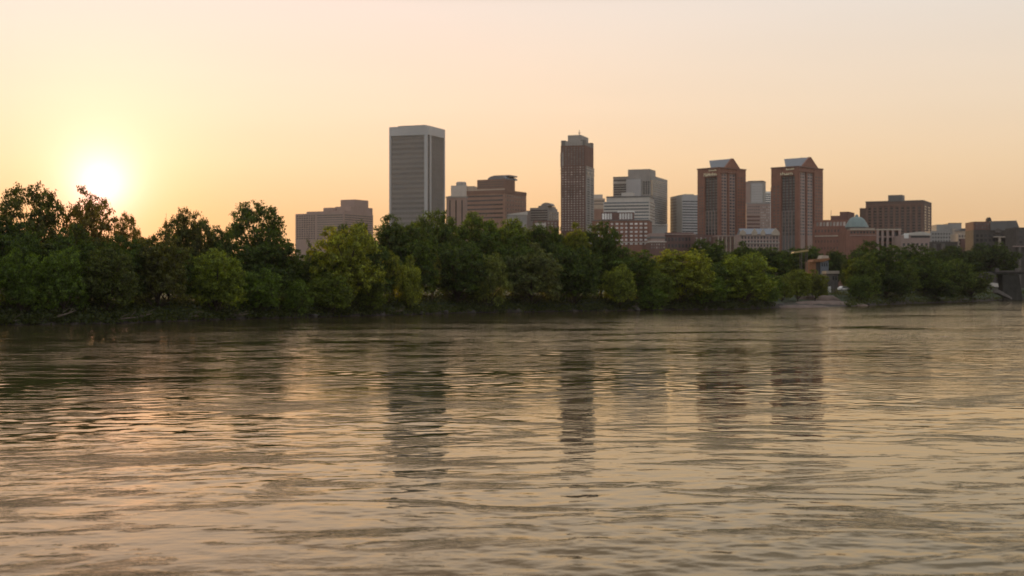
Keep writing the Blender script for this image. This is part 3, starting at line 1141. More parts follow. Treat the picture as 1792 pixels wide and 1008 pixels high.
# --- 7  slender dark tower
b = Building('office_tower', 'slender dark red-brown tower with grey crown and rooftop mast', 1130, 980, 1025, 1040, -17)
x0, x1, y0, y1 = b.x0, b.x1, b.y0, b.y1
X, Z = b.X, b.Z
zt, zs = Z(254), Z(290)
b.wall(BRICKD, (x0 + .5, x1 - .5, y0 + .5, y1 - .5, 0, zt))
b.wall(GREYC, (x0 + 4.2, x1 - 2.6, y0 + .2, y1 - .3, zt, Z(246)), name='cornice')
cym = (y0 + y1) / 2
b.part('crown_storey', MB().box(x0 + .9, x1 - .9, y0 + .9, y1 - .9, zt, Z(248)), DGREY)
b.part('crown_block', MB().box(X(993), X(1016), y0 + 1.2, y1 - 3, Z(246), Z(235.5)), GREYC)
for (pa, pb) in ((x0 + .7, x0 + 4.1), (x1 - 4.2, x1 - .7)):
    b.part('corner_turret', MB().box(pa, pb, y0 + .6, y0 + 5, zt, Z(244.5)), DGREY)
b.part('corner_turret', MB().box(x1 - 3.4, x1 - .5, y1 - 5, y1 - .6, zt, Z(244.8)), DGREY)
mst = b.part('mast', MB().tube([(X(1006), cym, Z(236)), (X(1006), cym, Z(223.5))], [.45, .18], 6), DGREY)
b.part('aerial', MB().box(X(1006) - 1.2, X(1006) + 1.2, cym - .15, cym + .15, Z(229), Z(228.3)), DGREY, mst)
# grey corner bay on the right side and a pale one on the left
b.wall(GREYC, (x1 - .6, x1 + .2, y0 + 1.5, y1 - 1.5, 0, zs), name='side_bay')
b.cells('f', x0 + 1, x1 - 1, Z(404), zs, 8, 27, G_PALE, fw=.55, fh=.5, at=y0 + .5)
b.cells('f', x0 + 1.2, x1 - 1.2, zs + .5, zt - 1, 8, 10, G_GREY, fw=.6, fh=.6, at=y0 + .5, name='upper_window')
b.cells('r', y0 + 2, y1 - 2, Z(404), zs, 2, 27, G_BLUE, fw=.6, fh=.45, at=x1 + .2, name='side_window')
b.ribs(BRICKD, 'f', lin(x0 + 1, x1 - 1, 9), 0, zt, .7, .4, at=y0 + .5)
b.wall(GREYC, (x0 + .2, x0 + 2.8, y0 + .2, y0 + 1.2, Z(290), Z(266)), name='pale_panel')
bal = MB()
for py in (292, 297, 303):
    bal.box(x0 + .1, x0 + 1.5, y0 + .1, y0 + 1.6, Z(py), Z(py) + .5)
    bal.box(x1 - 1.3, x1 + .35, y0 + .1, y1 - .2, Z(py), Z(py) + .5)
b.part('ledges', bal, DGREY)
b.done()

# --- 8  small beige blocks just right of the slender tower
b = Building('office_block', 'small beige stepped block squeezed right of the slender dark tower', 1300, 1034, 1062, 1064, 0, depth=24)
X, Z = b.X, b.Z
b.wall(BEIGE, (b.x0, b.x1, b.y0, b.y1, 0, Z(360)))
b.wall(BEIGE, (X(1036), X(1059), b.y0 + 2, b.y1 - 2, Z(360), Z(347)), name='upper_storey')
b.wall(PALE, (X(1040), X(1055), b.y0 + 3, b.y1 - 3, Z(347), Z(340)), name='attic')
b.wall(BROWNL, (X(1036), X(1060), b.y0 - 2, b.y0 - .05, 0, Z(366)), name='front_wing')
b.rows('f', X(1037), X(1058), Z(365), Z(349), 3, G_BRONZE, fill=.35, at=b.y0 + 2)
b.done()

# --- 9  tall grey complex
b = Building('office_tower', 'tall grey blocky tower with a raised central core and dark top strips', 1180, 1073, 1139, 1168, -20)
x0, x1, y0, y1 = b.x0, b.x1, b.y0, b.y1
X, Z, Y = b.X, b.Z, b.Y
b.wall(GREYC, (x0, X(1100), y0, y0 + 16, 0, Z(309)))
b.wall(GREYC, (X(1100), x1 - .5, y0 - 2, y0 + 18, 0, Z(296)), name='core')
b.wall(GREYC, (X(1110), x1, y0 + .8, y1, 0, Z(306.5)), name='rear_slab')
b.wall(DGREY, (x0 - .15, X(1100), y0 - .15, y0 + 16, Z(309), Z(307.8)), name='parapet')
b.rows('f', x0 + .6, X(1100) - .5, Z(345), Z(312), 8, G_DARK, fill=.40)
b.part('light_band', MB().box(x0 + .4, X(1099.5), y0 - .2, y0 + .1, Z(319.5), Z(317)), PALE)
b.wall(ALU, (X(1098.5), X(1124), y0 - 5, y0 - 2.05, 0, Z(314)), name='white_shaft')
b.cells('f', X(1126), X(1138.5), Z(340), Z(317), 3, 6, G_DARK, fw=.62, fh=.8, at=y0 - 2)
b.part('dark_slot', MB().box(x1 - .55, x1 + .1, y0 + 1.0, y0 + 5.5, Z(345), Z(315)), G_DARK)
b.cells('r', y0 + 7, y1 - 1, Z(390), Z(312), 1, 20, G_BLUE, fw=1, fh=.3, name='window_band')
b.done()

# --- 10 striped low block
b = Building('office_block', 'white-striped low block with long dark window ribbons in front of the grey tower', 1060, 1056, 1137, 1146, -14)
x0, x1, y0, y1 = b.x0, b.x1, b.y0, b.y1
X, Z = b.X, b.Z
b.wall(PALE, (x0, x1, y0, y1, 0, Z(352)))
b.wall(PALE, (X(1061), x1 - .5, y0 + .6, y1 - .5, Z(352), Z(345)), name='upper_storey')
b.wall(PALE, (X(1086), X(1106), y0 + 4, y0 + 12, Z(345), Z(335.5)), name='lift_house')
b.wall(DGREY, (X(1061) - .2, x1 - .3, y0 + .4, y1 - .3, Z(345), Z(342.5)), name='parapet')
b.rows('f', x0 + .4, x1 - .6, Z(385), Z(351.5), 6, G_BLUE, fill=.40)
b.rows('r', y0 + .6, y1 - .6, Z(385), Z(351.5), 6, G_BLUE, fill=.40)
b.done()

# --- 11 brick block with white windows
b = Building('apartment_block', 'red brick block with rows of white windows and two glazed penthouses', 930, 1036, 1136, 1141, -9, depth=None)
x0, x1, y0, y1 = b.x0, b.x1, b.y0, b.y1
X, Z = b.X, b.Z
b.wall(BRICK, (x0, x1, y0, y1, 0, Z(386)))
b.wall(DGREY, (x0 - .2, x1 + .2, y0 - .2, y1 + .2, Z(386), Z(384.5)), name='parapet')
p = b.wall(BRICKD, (X(1052), X(1108), y0 + 1.5, y0 + 10, Z(384.5), Z(371)), name='penthouse')
b.wall(WHITEP, (X(1080), X(1109), y0 + 1.2, y0 + 10.2, Z(371), Z(368.5)), name='penthouse_roof')
b.cells('f', X(1053), X(1071), Z(384), Z(372), 4, 1, G_WHITE, fw=.75, fh=.85, at=y0 + 1.5, name='glazed_bay')
b.cells('f', X(1083), X(1107), Z(384), Z(372), 5, 1, G_WHITE, fw=.75, fh=.85, at=y0 + 1.5, name='glazed_bay')
b.cells('f', X(1042), x1 - .6, Z(430), Z(388), 11, 6, G_WHITE, fw=.56, fh=.42)
b.ribs(BRICKD, 'f', [X(1074), X(1099), X(1126)], 0, Z(386.5), .8, .35)
b.part('ledge', MB().box(x0 - .1, x1 + .1, y0 - .5, y0 + .05, Z(424.5), Z(423.2)), PALE)
b.done()

# --- 12 lower grey and brick pieces right of it
b = Building('office_block', 'plain low grey block below the tall grey tower', 1040, 1138, 1168, 1170, 0, depth=22)
X, Z = b.X, b.Z
b.wall(GREYC, (b.x0, b.x1, b.y0, b.y1, 0, Z(397)))
b.wall(PALE, (b.x0 - .2, b.x1 + .2, b.y0 - .2, b.y1 + .2, Z(397), Z(393)), name='parapet')
b.rows('f', b.x0 + .5, b.x1 - .5, Z(397), Z(393.4), 1, G_DARK, fill=.5, at=b.y0 - .2)
b.done()
b = Building('warehouse', 'dark red brick warehouse with a pale parapet strip at the tree line', 900, 1137, 1166, 1168, 2, depth=20)
X, Z = b.X, b.Z
b.wall(BRICKD, (b.x0, b.x1, b.y0, b.y1, 0, Z(424)))
b.wall(PALE, (b.x0 - .15, b.x1 + .15, b.y0 - .15, b.y1, Z(424), Z(422.3)), name='parapet')
b.wall(PINK, (b.x0 + 1, b.x1 - .5, b.y0 + 3, b.y1, Z(422.3), Z(408)), name='rear_wing')
b.wall(DGREY, (b.x0 + .5, b.x1, b.y0 + 2.6, b.y1, Z(417), Z(413.5)), name='awning')
b.cells('f', b.x0 + .6, b.x1 - .6, Z(436), Z(425), 6, 2, G_PALE, fw=.45, fh=.5)
b.done()

# --- 13 striped blue-grey block, beige sunset-lit left face
b = Building('office_block', 'blue-grey striped block with a plain beige left side, left of the twin towers', 1200, 1173, 1193.5, 1221, 13)
x0, x1, y0, y1 = b.x0, b.x1, b.y0, b.y1
X, Z, Y = b.X, b.Z, b.Y
b.wall(PALE, (x0, x1, y0, y1, 0, Z(341)))
b.part('front_panel', MB().box(x0 + .2, x1, y0 - .25, y0 + .1, 0, Z(341) - .1), ALU)
b.rows('f', x0 + .3, x1 - .1, Z(412), Z(350), 13, G_BLUE, fill=.42, at=y0 - .25)
b.rows('l', Y(1184), y1 - .4, Z(412), Z(344), 13, PINK, name='joint_band', fill=.3)
b.wall(GREYC, (x0 + 4, x1 - 2, y0 + 4, y1 - 4, Z(341), Z(339)), name='roof_plant')
b.done()

# --- 14 long low dark brick building in front of it
b = Building('warehouse', 'long low dark brick building with a flat cornice left of the twin towers', 940, 1160, 1218, 1220, 1, depth=26)
X, Z = b.X, b.Z
b.wall(BRICKD, (b.x0, b.x1, b.y0, b.y1, 0, Z(411)))
b.wall(PINK, (b.x0 - .4, b.x1, b.y0 - .5, b.y1, Z(411), Z(409)), name='cornice')
b.wall(BRICKD, (X(1168), b.x1 - 1, b.y0 + 4, b.y1 - 2, Z(409), Z(406.5)), name='attic')
b.cells('f', b.x0 + .6, b.x1 - .6, Z(436), Z(413), 9, 2, G_DARK, fw=.6, fh=.55)
b.done()


# --- 15 / 17 the twin brick towers
def twin_tower(label, pl, pc, pr, turn, topy, ridge, gable, bay, rbay, dist, wing):
    b = Building('office_tower', label, dist, pl, pc, pr, turn, group='twin gabled brick towers')
    x0, x1, y0, y1 = b.x0, b.x1, b.y0, b.y1
    X, Y, Z = b.X, b.Y, b.Z
    zt = Z(topy)
    zc = Z(topy + 10)
    # deep recesses hold the glazed bays: the wall is a core with brick masses standing out from it
    rec = 1.6
    w = MB().box(x0 + rec, x1 - rec, y0 + rec, y1, 0, zt - .4)
    w.box(x0, X(bay[0]), y0, y1 - .4, 0, zt)
    w.box(X(bay[1]), x1, y0, Y(rbay[0]), 0, zt)
    w.box(x1 - 8, x1, Y(rbay[1]), y1 - .2, 0, zt)
    w.box(X(bay[0]), X(bay[1]), y0 + .3, y0 + 3, zc - 2, zt)
    w.box(x1 - 3, x1 - .3, Y(rbay[0]), Y(rbay[1]), zc + 1, zt)
    w.box(x0, x0 + 4, y1 - 8, y1 - .1, 0, zt)
    b.part('wall', w, BRICK)
    cn = MB()
    cn.box(x0 - .35, x1 + .35, y0 - .35, y1 + .2, zt, zt + .8)
    b.part('cornice', cn, BROWN)
    # gabled roof: ridge along x, brick gable on the right-hand face
    ya, yb = Y(gable[0]), Y(gable[2])
    ym = (ya + yb) / 2
    zr = z_at(ridge[2], dist + 10) - b.zb
    def at_px(px, y):                      # local x that shows at a photo column for a given local y
        q = (px - CX) / F
        rx, ry = b.root.location.x, b.root.location.y
        return (q * (ry + y * b.c) - rx + y * b.s_) / (b.c - q * b.s_)
    re, rr_ = at_px(ridge[0] + 3, ya), at_px(ridge[0], ym)
    rb = rr_ + 2
    b.part('roof', MB().add([(re, ya, zt + .8), (rr_, ym, zr), (rb, yb, zt + .8), (x1 - 1.4, ya, zt + .8), (x1 - 1.4, ym, zr), (x1 - 1.4, yb, zt + .8)],
                            [(0, 1, 2), (3, 5, 4), (0, 3, 4, 1), (1, 4, 5, 2), (2, 5, 3, 0)]), SLATE)
    b.part('gable', MB().profile_x([(ya - .5, zt + .8), (yb + .5, zt + .8), (ym + 1.0, zr + .15), (ym - 1.0, zr + .15)], x1 - 1.4, x1 - .2), BRICK)
    # front glazed bay
    zlow, zmid = Z(412), Z(368)
    b.part('glazed_bay', MB().box(X(bay[0]) + .05, X(bay[1]) - .05, y0 + rec - .25, y0 + rec + .05, 0, zc - 2.1), DGREY)
    b.cells('f', X(bay[0]), X(bay[1]), zmid, zc - 2.6, 4, 12, G_DARK, fw=.80, fh=.60, at=y0 + rec - .25)
    b.cells('f', X(bay[0]), X(bay[1]), zlow, zmid - .5, 4, 7, G_DARK, fw=.74, fh=.72, at=y0 + rec - .25)
    b.ribs(PINK, 'f', lin(X(bay[0]) + .2, X(bay[1]) - .2, 5), 0, zmid, .5, .5, name='mullions', at=y0 + rec - .25)
    b.ribs(BRICKD, 'f', lin(X(bay[0]) + .2, X(bay[1]) - .2, 5), zmid, zc - 2.2, .4, .4, name='mullions', at=y0 + rec - .25)
    # right glazed bay
    b.part('glazed_bay', MB().box(x1 - rec - .05, x1 - rec + .25, Y(rbay[0]) + .05, Y(rbay[1]) - .05, 0, zc + .9), PINK)
    b.cells('r', Y(rbay[0]) + .3, Y(rbay[1]) - .3, zlow, zc + .5, 5, 20, G_BLUE, fw=.62, fh=.52, at=x1 - rec + .25, name='side_window')
    b.ribs(BRICK, 'r', [Y(rbay[0] * .5 + rbay[1] * .5)], 0, zc + 1, 1.6, 1.0, name='pier', at=x1 - rec + .25)
    # small punched windows in the brick masses
    b.cells('f', x0 + 1, X(bay[0]) - .8, zlow, Z(topy + 30), 2, 17, G_BRONZE, fw=.42, fh=.45, name='punched_window')
    b.cells('r', Y(rbay[1]) + .8, y1 - .8, zlow, Z(topy + 12), 3, 20, G_BRONZE, fw=.45, fh=.45, name='punched_window')
    b.cells('r', Y(rbay[0]) + 1, Y(rbay[1]) - 1, zc + 1.6, zt - 2.4, 5, 1, G_PALE, fw=.5, fh=.8, at=x1 - .3, name='attic_window')
    # lower shoulder on the left
    if wing:
        b.wall(BRICK, (x0 - 2.2, x0 + .1, y0 + 3, y1 - 1, 0, Z(topy + 33)), name='shoulder')
    # lettering on the crown: far too small to read in the photo, so a row of bright uneven strokes
    rr = random.Random(int(pl))
    zs = zc - 1.2
    plate = b.part('sign', MB().box(X(bay[0]) - .8, X(bay[1]) - .4, y0 + .1, y0 + .29, zs - .2, zs - .02), DGREY)
    for sx0, z0_, stp, hs in ((X(bay[0]) - .6, zs, 1.6, (1.5, 1.5, 2.3, 1.6)), (X(bay[0]) + 4.2, zs + 3.6, 1.45, (.9, 1.3, 1.0))):
        sx = sx0
        while sx < X(bay[1]) - 1.4:
            hh = rr.choice(hs)
            lm = MB().box(sx, sx + .36, y0 - .2, y0 + .28, z0_, z0_ + hh)
            m0 = rr.choice((0, .35, .7)) * hh
            lm.box(sx + .36, sx + rr.uniform(.8, 1.15), y0 - .2, y0 + .28, z0_ + m0 * .8, z0_ + m0 * .8 + .45 * hh)
            b.part('letter', lm, SIGNM, plate)
            sx += stp
    b.done()
    return b


twin_tower('left one of the twin gabled brick towers, rising right of the striped blue-grey block', 1220.5, 1259, 1305.5, -48, 294,
           (1241, 1283, 277.5), (1270, 1282, 1295), (1233, 1255), (1263, 1289), 1050, True)
b = twin_tower('right one of the twin gabled brick towers, beside the low brick complex', 1349.5, 1398, 1440.5, -42, 292,
               (1372, 1416, 274.5), (1405, 1417, 1432), (1367, 1391), (1401, 1425), 1040, True)
b.part('mast', MB().tube([(b.X(1381), 0, b.Z(276)), (b.X(1381), 0, b.Z(270))], [.25, .12], 6), DGREY)

# --- 16 behind and between the twins
b = Building('office_tower', 'narrow plain grey tower seen between the twin brick towers', 1380, 1309, 1335, 1340, -20)
X, Z = b.X, b.Z
b.wall(GREYC, (b.x0, b.x1, b.y0, b.y1, 0, Z(318)))
b.wall(DGREY, (b.x0 - .2, b.x1 + .2, b.y0 - .2, b.y1 + .2, Z(318), Z(316)), name='parapet')
b.wall(PINK, (b.x0 - 3, X(1313), b.y0 - .3, b.y1, 0, Z(317)), name='side_pier')
b.wall(ALU, (X(1315), b.x1 - .4, b.y0 - .4, b.y0 + .1, 0, Z(321)), name='smooth_panel')
b.rows('f', X(1316), b.x1 - 1, Z(360), Z(324), 8, GREYC, fill=.12, at=b.y0 - .4, name='panel_joint')
b.done()
b = Building('office_block', 'pinkish grid-fronted block low between the twin brick towers', 1250, 1306, 1348, 1350, 0, depth=25)
X, Z = b.X, b.Z
b.wall(PINK, (b.x0, b.x1, b.y0, b.y1, 0, Z(357)))
b.wall(GREYC, (b.x0 - .2, b.x1 + .2, b.y0 - .2, b.y1, Z(357), Z(355)), name='parapet')
b.cells('f', X(1331), b.x1 - .6, Z(402), Z(360), 5, 9, G_PALE, fw=.6, fh=.5)
b.rows('f', b.x0 + .5, X(1330), Z(402), Z(376), 4, BRICKD, fill=.5, name='brick_band')
b.cells('f', b.x0 + .5, X(1330), Z(375), Z(359), 6, 3, G_BRONZE, fw=.5, fh=.4)
b.done()
b = Building('office_tower', 'thin pale blue sliver of a far tower beside the right twin', 1480, 1336, 1349, 1352, 0, depth=20)
b.wall(WHITEP, (b.x0, b.x1, b.y0, b.y1, 0, b.Z(335)))
b.rows('f', b.x0 + .5, b.x1 - .5, b.Z(360), b.Z(338), 6, G_BLUE, fill=.5)
b.done()

# --- 18 pale gabled building and its annex
b = Building('apartment_block', 'cream building with pale gables and grey-green roofs between the twin towers', 880, 1295, 1364, 1366, 2, depth=16)
x0, x1, y0, y1 = b.x0, b.x1, b.y0, b.y1
X, Z = b.X, b.Z
b.wall(PINK, (x0, x1, y0, y1, 0, Z(410)))
b.part('roof', MB().profile_x([(y0 - .4, Z(410)), (y1 + .4, Z(410)), (y0 + 9, Z(399))], X(1298), x1 - .6), SLATE)
for (pa, pb, pt) in ((1294, 1305, 402), (1315, 1325, 399.5), (1331, 1339, 401), (1350, 1364, 399)):
    g = b.part('gable', MB().profile([(X(pa), Z(412)), (X(pb), Z(412)), (X(pb), Z(407)), ((X(pa) + X(pb)) / 2, Z(pt)), (X(pa), Z(407))], y0 - 1.0, y0 - .05), BEIGE)
b.cells('f', x0 + .5, x1 - .5, Z(440), Z(412.5), 12, 4, G_DARK, fw=.5, fh=.62)
b.part('balcony_ledge', MB().box(x0, x1, y0 - .7, y0 - .1, Z(425.5), Z(424.6)), PALE)
b.done()
b = Building('colonnade_building', 'low brick annex with a row of pale columns under the left twin tower', 900, 1254, 1296, 1298, 1, depth=16)
x0, x1, y0, y1 = b.x0, b.x1, b.y0, b.y1
X, Z = b.X, b.Z
b.wall(BROWN, (x0, x1, y0, y1, 0, Z(414)))
b.wall(PINK, (x0 - .3, x1 + .3, y0 - .8, y1, Z(414), Z(412)), name='cornice')
for px in (1257, 1264, 1271, 1278, 1285, 1292):
    b.part('column', MB().box(X(px) - .35, X(px) + .35, y0 - .7, y0 - .05, 0, Z(414.1)), BEIGE)
b.cells('f', x0 + .6, x1 - .6, Z(436), Z(416), 6, 2, G_DARK, fw=.5, fh=.7)
b.done()
b = Building('brick_house', 'dark brick piece between the left twin tower and the long low brick building', 915, 1214, 1256, 1258, 0, depth=18)
b.wall(BRICKD, (b.x0, b.x1, b.y0, b.y1, 0, b.Z(411)))
b.cells('f', b.x0 + .5, b.x1 - .5, b.Z(436), b.Z(413), 5, 2, G_PALE, fw=.35, fh=.6)
b.done()

# --- 19 brick complex right of the twins
b = Building('brick_complex', 'broad red brick complex stepping up behind the trees right of the twin towers', 930, 1422, 1482, 1508, -25)
x0, x1, y0, y1 = b.x0, b.x1, b.y0, b.y1
X, Z = b.X, b.Z
b.wall(BRICK, (x0, x1, y0, y0 + 34, 0, Z(397)))
b.wall(BRICK, (x0 + .3, X(1480), y0 + 3, y0 + 30, Z(397), Z(384)), name='upper_storey')
b.wall(BRICKD, (X(1449), X(1481), y0 + 8, y0 + 30, Z(384), Z(376)), name='attic')
b.wall(BRICKD, (X(1464), X(1480), y0 + 10, y0 + 28, Z(376), Z(369)), name='tower_block')
b.cells('f', x0 + 1.5, X(1479), Z(396), Z(386.5), 9, 1, G_PALE, fw=.62, fh=.75, at=y0 + 3, name='arched_window')
b.part('stone_band', MB().box(X(1426), X(1477), y0 - .3, y0 + .05, Z(413.5), Z(411.5)), BEIGE)
b.cells('f', x0 + 1, X(1470), Z(408), Z(399), 8, 1, G_DARK, fw=.35, fh=.5)
b.cells('f', x0 + 1, X(1468), Z(440), Z(416), 8, 2, G_DARK, fw=.22, fh=.35, name='small_window')
b.part('dark_opening', MB().box(X(1471), X(1480), y0 - .1, y0 + .4, Z(428), Z(412.5)), G_DARK)
b.part('mast', MB().tube([(X(1449), y0 + 9, Z(384)), (X(1449), y0 + 9, Z(366))], [.18, .1], 5), DGREY)
b.done()

# --- 20 domed building
b = Building('domed_building', 'brick building with a teal copper dome and pale cornices', 880, 1481, 1576, 1580, -2, depth=26)
x0, x1, y0, y1 = b.x0, b.x1, b.y0, b.y1
X, Z = b.X, b.Z
w = MB().box(x0, X(1535), y0, y1, 0, Z(403)).box(X(1535), x1, y0 + 3, y1, 0, Z(403))
b.part('wall', w, BRICK)
cm = MB().box(X(1489), X(1531), y0 - .5, y0 + 12, Z(403), Z(399.5)).box(X(1533), x1 + .4, y0 - .3, y0 + 6, Z(403), Z(400.5))
b.part('cornice', cm, BEIGE)
cxd = X(1504.5)
rd = X(1525) - cxd
zd0, zd1 = Z(396.5), Z(378)
b.part('drum', MB().lathe([(rd * .96, Z(399.5)), (rd * .96, zd0 + .1)], cxd, y0 + 9, 28), DGREY)
dm = b.part('dome', MB().lathe([(rd * 1.02, zd0)] + [(rd * (1 - k / 8) ** .62 * (1 if k < 8 else 0) + .01, zd0 + (zd1 - zd0) * sin(k / 8 * pi / 2) ** .9) for k in range(1, 9)], cxd, y0 + 9, 28), TEAL)
b.part('finial', MB().lathe([(1.3, zd1 - 1.0), (1.1, zd1 + .8), (.2, zd1 + 1.6)], cxd, y0 + 9, 10), TEAL, dm)
for px in (1536, 1544.5, 1553.5, 1563, 1574.5):
    b.part('column', MB().box(X(px) - .75, X(px) + .75, y0 - .1, y0 + 1.3, 0, Z(403.1)), PINK)
b.part('loggia_floor', MB().box(X(1536), x1 - .5, y0 + .3, y0 + 2.9, Z(415.5), Z(413)), PINK)
b.cells('f', X(1536), x1 - .4, Z(434), Z(404), 4, 3, G_DARK, fw=.72, fh=.72, at=y0 + 3, name='loggia_opening')
b.cells('f', X(1487), X(1532), Z(409), Z(404), 8, 1, G_DARK, fw=.6, fh=.75)
b.part('stone_band', MB().box(X(1487), X(1533), y0 - .25, y0 + .05, Z(412.5), Z(411)), PINK)
b.done()

# --- 21 wide hotel block
b = Building('hotel_block', 'wide grey-brown hotel slab with vertical piers and a flat rooftop penthouse', 1160, 1515, 1616, 1629, -25)
x0, x1, y0, y1 = b.x0, b.x1, b.y0, b.y1
X, Z = b.X, b.Z
b.wall(HOTEL, (x0, x1, y0, y1 + 4, 0, Z(351.5)))
b.wall(DGREY, (x0 - .2, x1 + .2, y0 - .3, y1 + 4.2, Z(351.5), Z(350)), name='parapet')
b.wall(DGREY, (X(1553), X(1578), y0 + 3, y0 + 14, Z(350), Z(339.5)), name='penthouse')
b.wall(HOTEL, (X(1502), x0 - .05, y0 + 6, y0 + 22, 0, Z(361)), name='side_wing')
b.part('top_band', MB().box(x0 + .3, x1 - .3, y0 - .5, y0 - .02, Z(359), Z(356)), BROWN)
b.ribs(BROWN, 'f', lin(x0 + 1, x1 - 1, 11), 0, Z(356.2), 1.5, .7)
cols = lin(x0 + 1, x1 - 1, 11)
for a_, c_ in zip(cols[:-1], cols[1:]):
    b.cells('f', a_ + .9, c_ - .9, Z(412), Z(361), 1, 10, G_DARK, fw=.8, fh=.5)
b.cells('r', y0 + 1, y1 - 1, Z(412), Z(358), 2, 11, G_DARK, fw=.4, fh=.45, name='side_window')
b.done()

# --- 22 low buildings on the right
b = Building('hall_building', 'low beige hall with a shallow curved roof right of the domed building', 860, 1577, 1628, 1630, -2, depth=22)
x0, x1, y0, y1 = b.x0, b.x1, b.y0, b.y1
X, Z = b.X, b.Z
b.wall(PINK, (x0, x1, y0, y1, 0, Z(412)))
pts = [(X(1592) + (x1 - X(1592)) * k / 10, Z(410.5) + (Z(405.5) - Z(410.5)) * sin(pi * (.12 + .76 * k / 10))) for k in range(11)]
b.part('roof', MB().profile([(X(1592), Z(412)), (x1, Z(412))] + pts[::-1], y0 - 1, y1), PALE)
b.part('pale_panel', MB().box(X(1582), X(1590), y0 - .3, y0 + .1, Z(417), Z(408)), WHITEP)
b.part('dark_gallery', MB().box(X(1594), x1 - .3, y0 - .1, y0 + .3, Z(416), Z(412.6)), G_DARK)
b.cells('f', X(1578), x1 - 1, Z(432), Z(424), 6, 1, G_DARK, fw=.5, fh=.6)
b.done()
b = Building('office_block', 'low pale grey-blue block with a two-step flat roof at the right', 1020, 1628, 1690, 1694, -4, depth=24)
x0, x1, y0, y1 = b.x0, b.x1, b.y0, b.y1
X, Z = b.X, b.Z
b.wall(GREYC, (x0, x1, y0, y1, 0, Z(404)))
b.wall(GREYC, (X(1640), X(1661), y0 + 2, y0 + 18, Z(404), Z(392.5)), name='roof_block')
b.wall(GREYC, (X(1662), X(1685), y0 + 4, y0 + 20, Z(404), Z(390.5)), name='roof_block')
b.wall(DGREY, (X(1662) - .2, X(1685) + .2, y0 + 3.8, y0 + 20.2, Z(390.5), Z(389.6)), name='parapet')
b.wall(BEIGE, (X(1667), X(1683), y0 - .5, y0 + 2, 0, Z(400)), name='front_bay')
b.cells('f', x0 + 1, X(1664), Z(425), Z(406), 7, 3, G_DARK, fw=.5, fh=.4)
b.done()
b = Building('shop_house', 'cream low house with a small brown roof at the right, beside the dark manor', 940, 1676, 1702, 1704, 0, depth=16)
x0, x1, y0, y1 = b.x0, b.x1, b.y0, b.y1
X, Z = b.X, b.Z
b.wall(BEIGE, (x0, x1, y0, y1, 0, Z(409)))
b.part('roof', MB().profile([(X(1681), Z(404)), (X(1695), Z(404)), (X(1691), Z(399.5)), (X(1683), Z(399.5))], y0 + 1, y1 - 2), DGREY)
b.wall(BEIGE, (X(1682), X(1694), y0 + 1.5, y1 - 2.5, Z(409), Z(404)), name='upper_storey')
b.cells('f', x0 + .5, x1 - .5, Z(430), Z(410), 5, 3, G_DARK, fw=.5, fh=.5)
b.part('red_wall', MB().box(X(1680), X(1701), y0 - 3, y0 - .05, 0, Z(418)), BRICKD)
b.done()
b = Building('manor_house', 'dark brown manor with a grey sloped roof, chimney and pale dormers at the right edge', 880, 1704, 1782, 1786, -3, depth=20)
x0, x1, y0, y1 = b.x0, b.x1, b.y0, b.y1
X, Z = b.X, b.Z
b.wall(DARKST, (x0, x1, y0, y1, 0, Z(402)))
b.wall(BRICKD, (x0 + .1, X(1733), y0 + .4, y1, Z(402), Z(387.5)), name='left_block')
rf = b.part('roof', MB().profile([(X(1733), Z(403)), (X(1785), Z(403)), (X(1778.5), Z(386)), (X(1733), Z(387))], y0 - .5, y1), DGREY)
b.part('chimney', MB().profile([(X(1731.5), Z(389)), (X(1740), Z(389)), (X(1739), Z(383)), (X(1737), Z(379.5)), (X(1734), Z(379.5)), (X(1732), Z(383))], y0 + 5, y0 + 9), DARKST, rf)
for (pa, pb) in ((1740, 1751), (1763, 1782)):
    b.part('dormer', MB().profile([(X(pa), Z(407)), (X(pb), Z(407)), (X(pb), Z(402)), ((X(pa) + X(pb)) / 2, Z(399.5)), (X(pa), Z(402))], y0 - 1.3, y0 - .5), STONE)
b.cells('f', x0 + 1, X(1732), Z(401), Z(389), 5, 2, G_BRONZE, fw=.45, fh=.5, at=y0 + .4)
b.cells('f', x0 + 1, x1 - 1, Z(424), Z(408.5), 10, 2, G_DARK, fw=.6, fh=.6)
b.part('terrace', MB().box(X(1737), X(1785), y0 - 2.5, y0 - .05, Z(415.5), Z(413.8)), BEIGE)
b.part('balcony_post', MB().box(X(1748) - .6, X(1748) + .6, y0 - 2.3, y0 - .1, 0, Z(415.6)), BEIGE)
b.part('balcony_post', MB().box(X(1761) - .6, X(1761) + .6, y0 - 2.3, y0 - .1, 0, Z(415.6)), BEIGE)
b.done()
b = Building('brick_house', 'dark brick house cut by the right edge, with a pale ledge', 830, 1778, 1840, 1842, 0, depth=18)
x0, x1, y0, y1 = b.x0, b.x1, b.y0, b.y1
X, Z = b.X, b.Z
b.wall(DARKST, (x0, x1, y0, y1, 0, Z(398)))
b.part('ledge', MB().box(X(1772), x1, y0 - 2, y0 - .05, Z(432), Z(430.5)), PINK)
b.part('ledge_post', MB().box(X(1781), X(1785), y0 - 1.9, y0 - .1, 0, Z(432.1)), STONE)
b.cells('f', x0 + 1, x1 - 1, Z(428), Z(402), 5, 3, G_DARK, fw=.5, fh=.5)
b.done()
b = Building('retaining_wall', 'pale stepped concrete retaining wall showing between trees below the grey-blue block', 790, 1630, 1676, 1678, 0, depth=4, cat='wall')
X, Z = b.X, b.Z
for (pa, pb, pt) in ((1632, 1637, 427), (1646, 1652, 426), (1666, 1676, 430)):
    b.part('buttress', MB().profile([(X(pa), 0), (X(pb) + 2, 0), (X(pb), Z(pt)), (X(pa), Z(pt))], b.y0 - 1.5, b.y0 - .05), STONE)
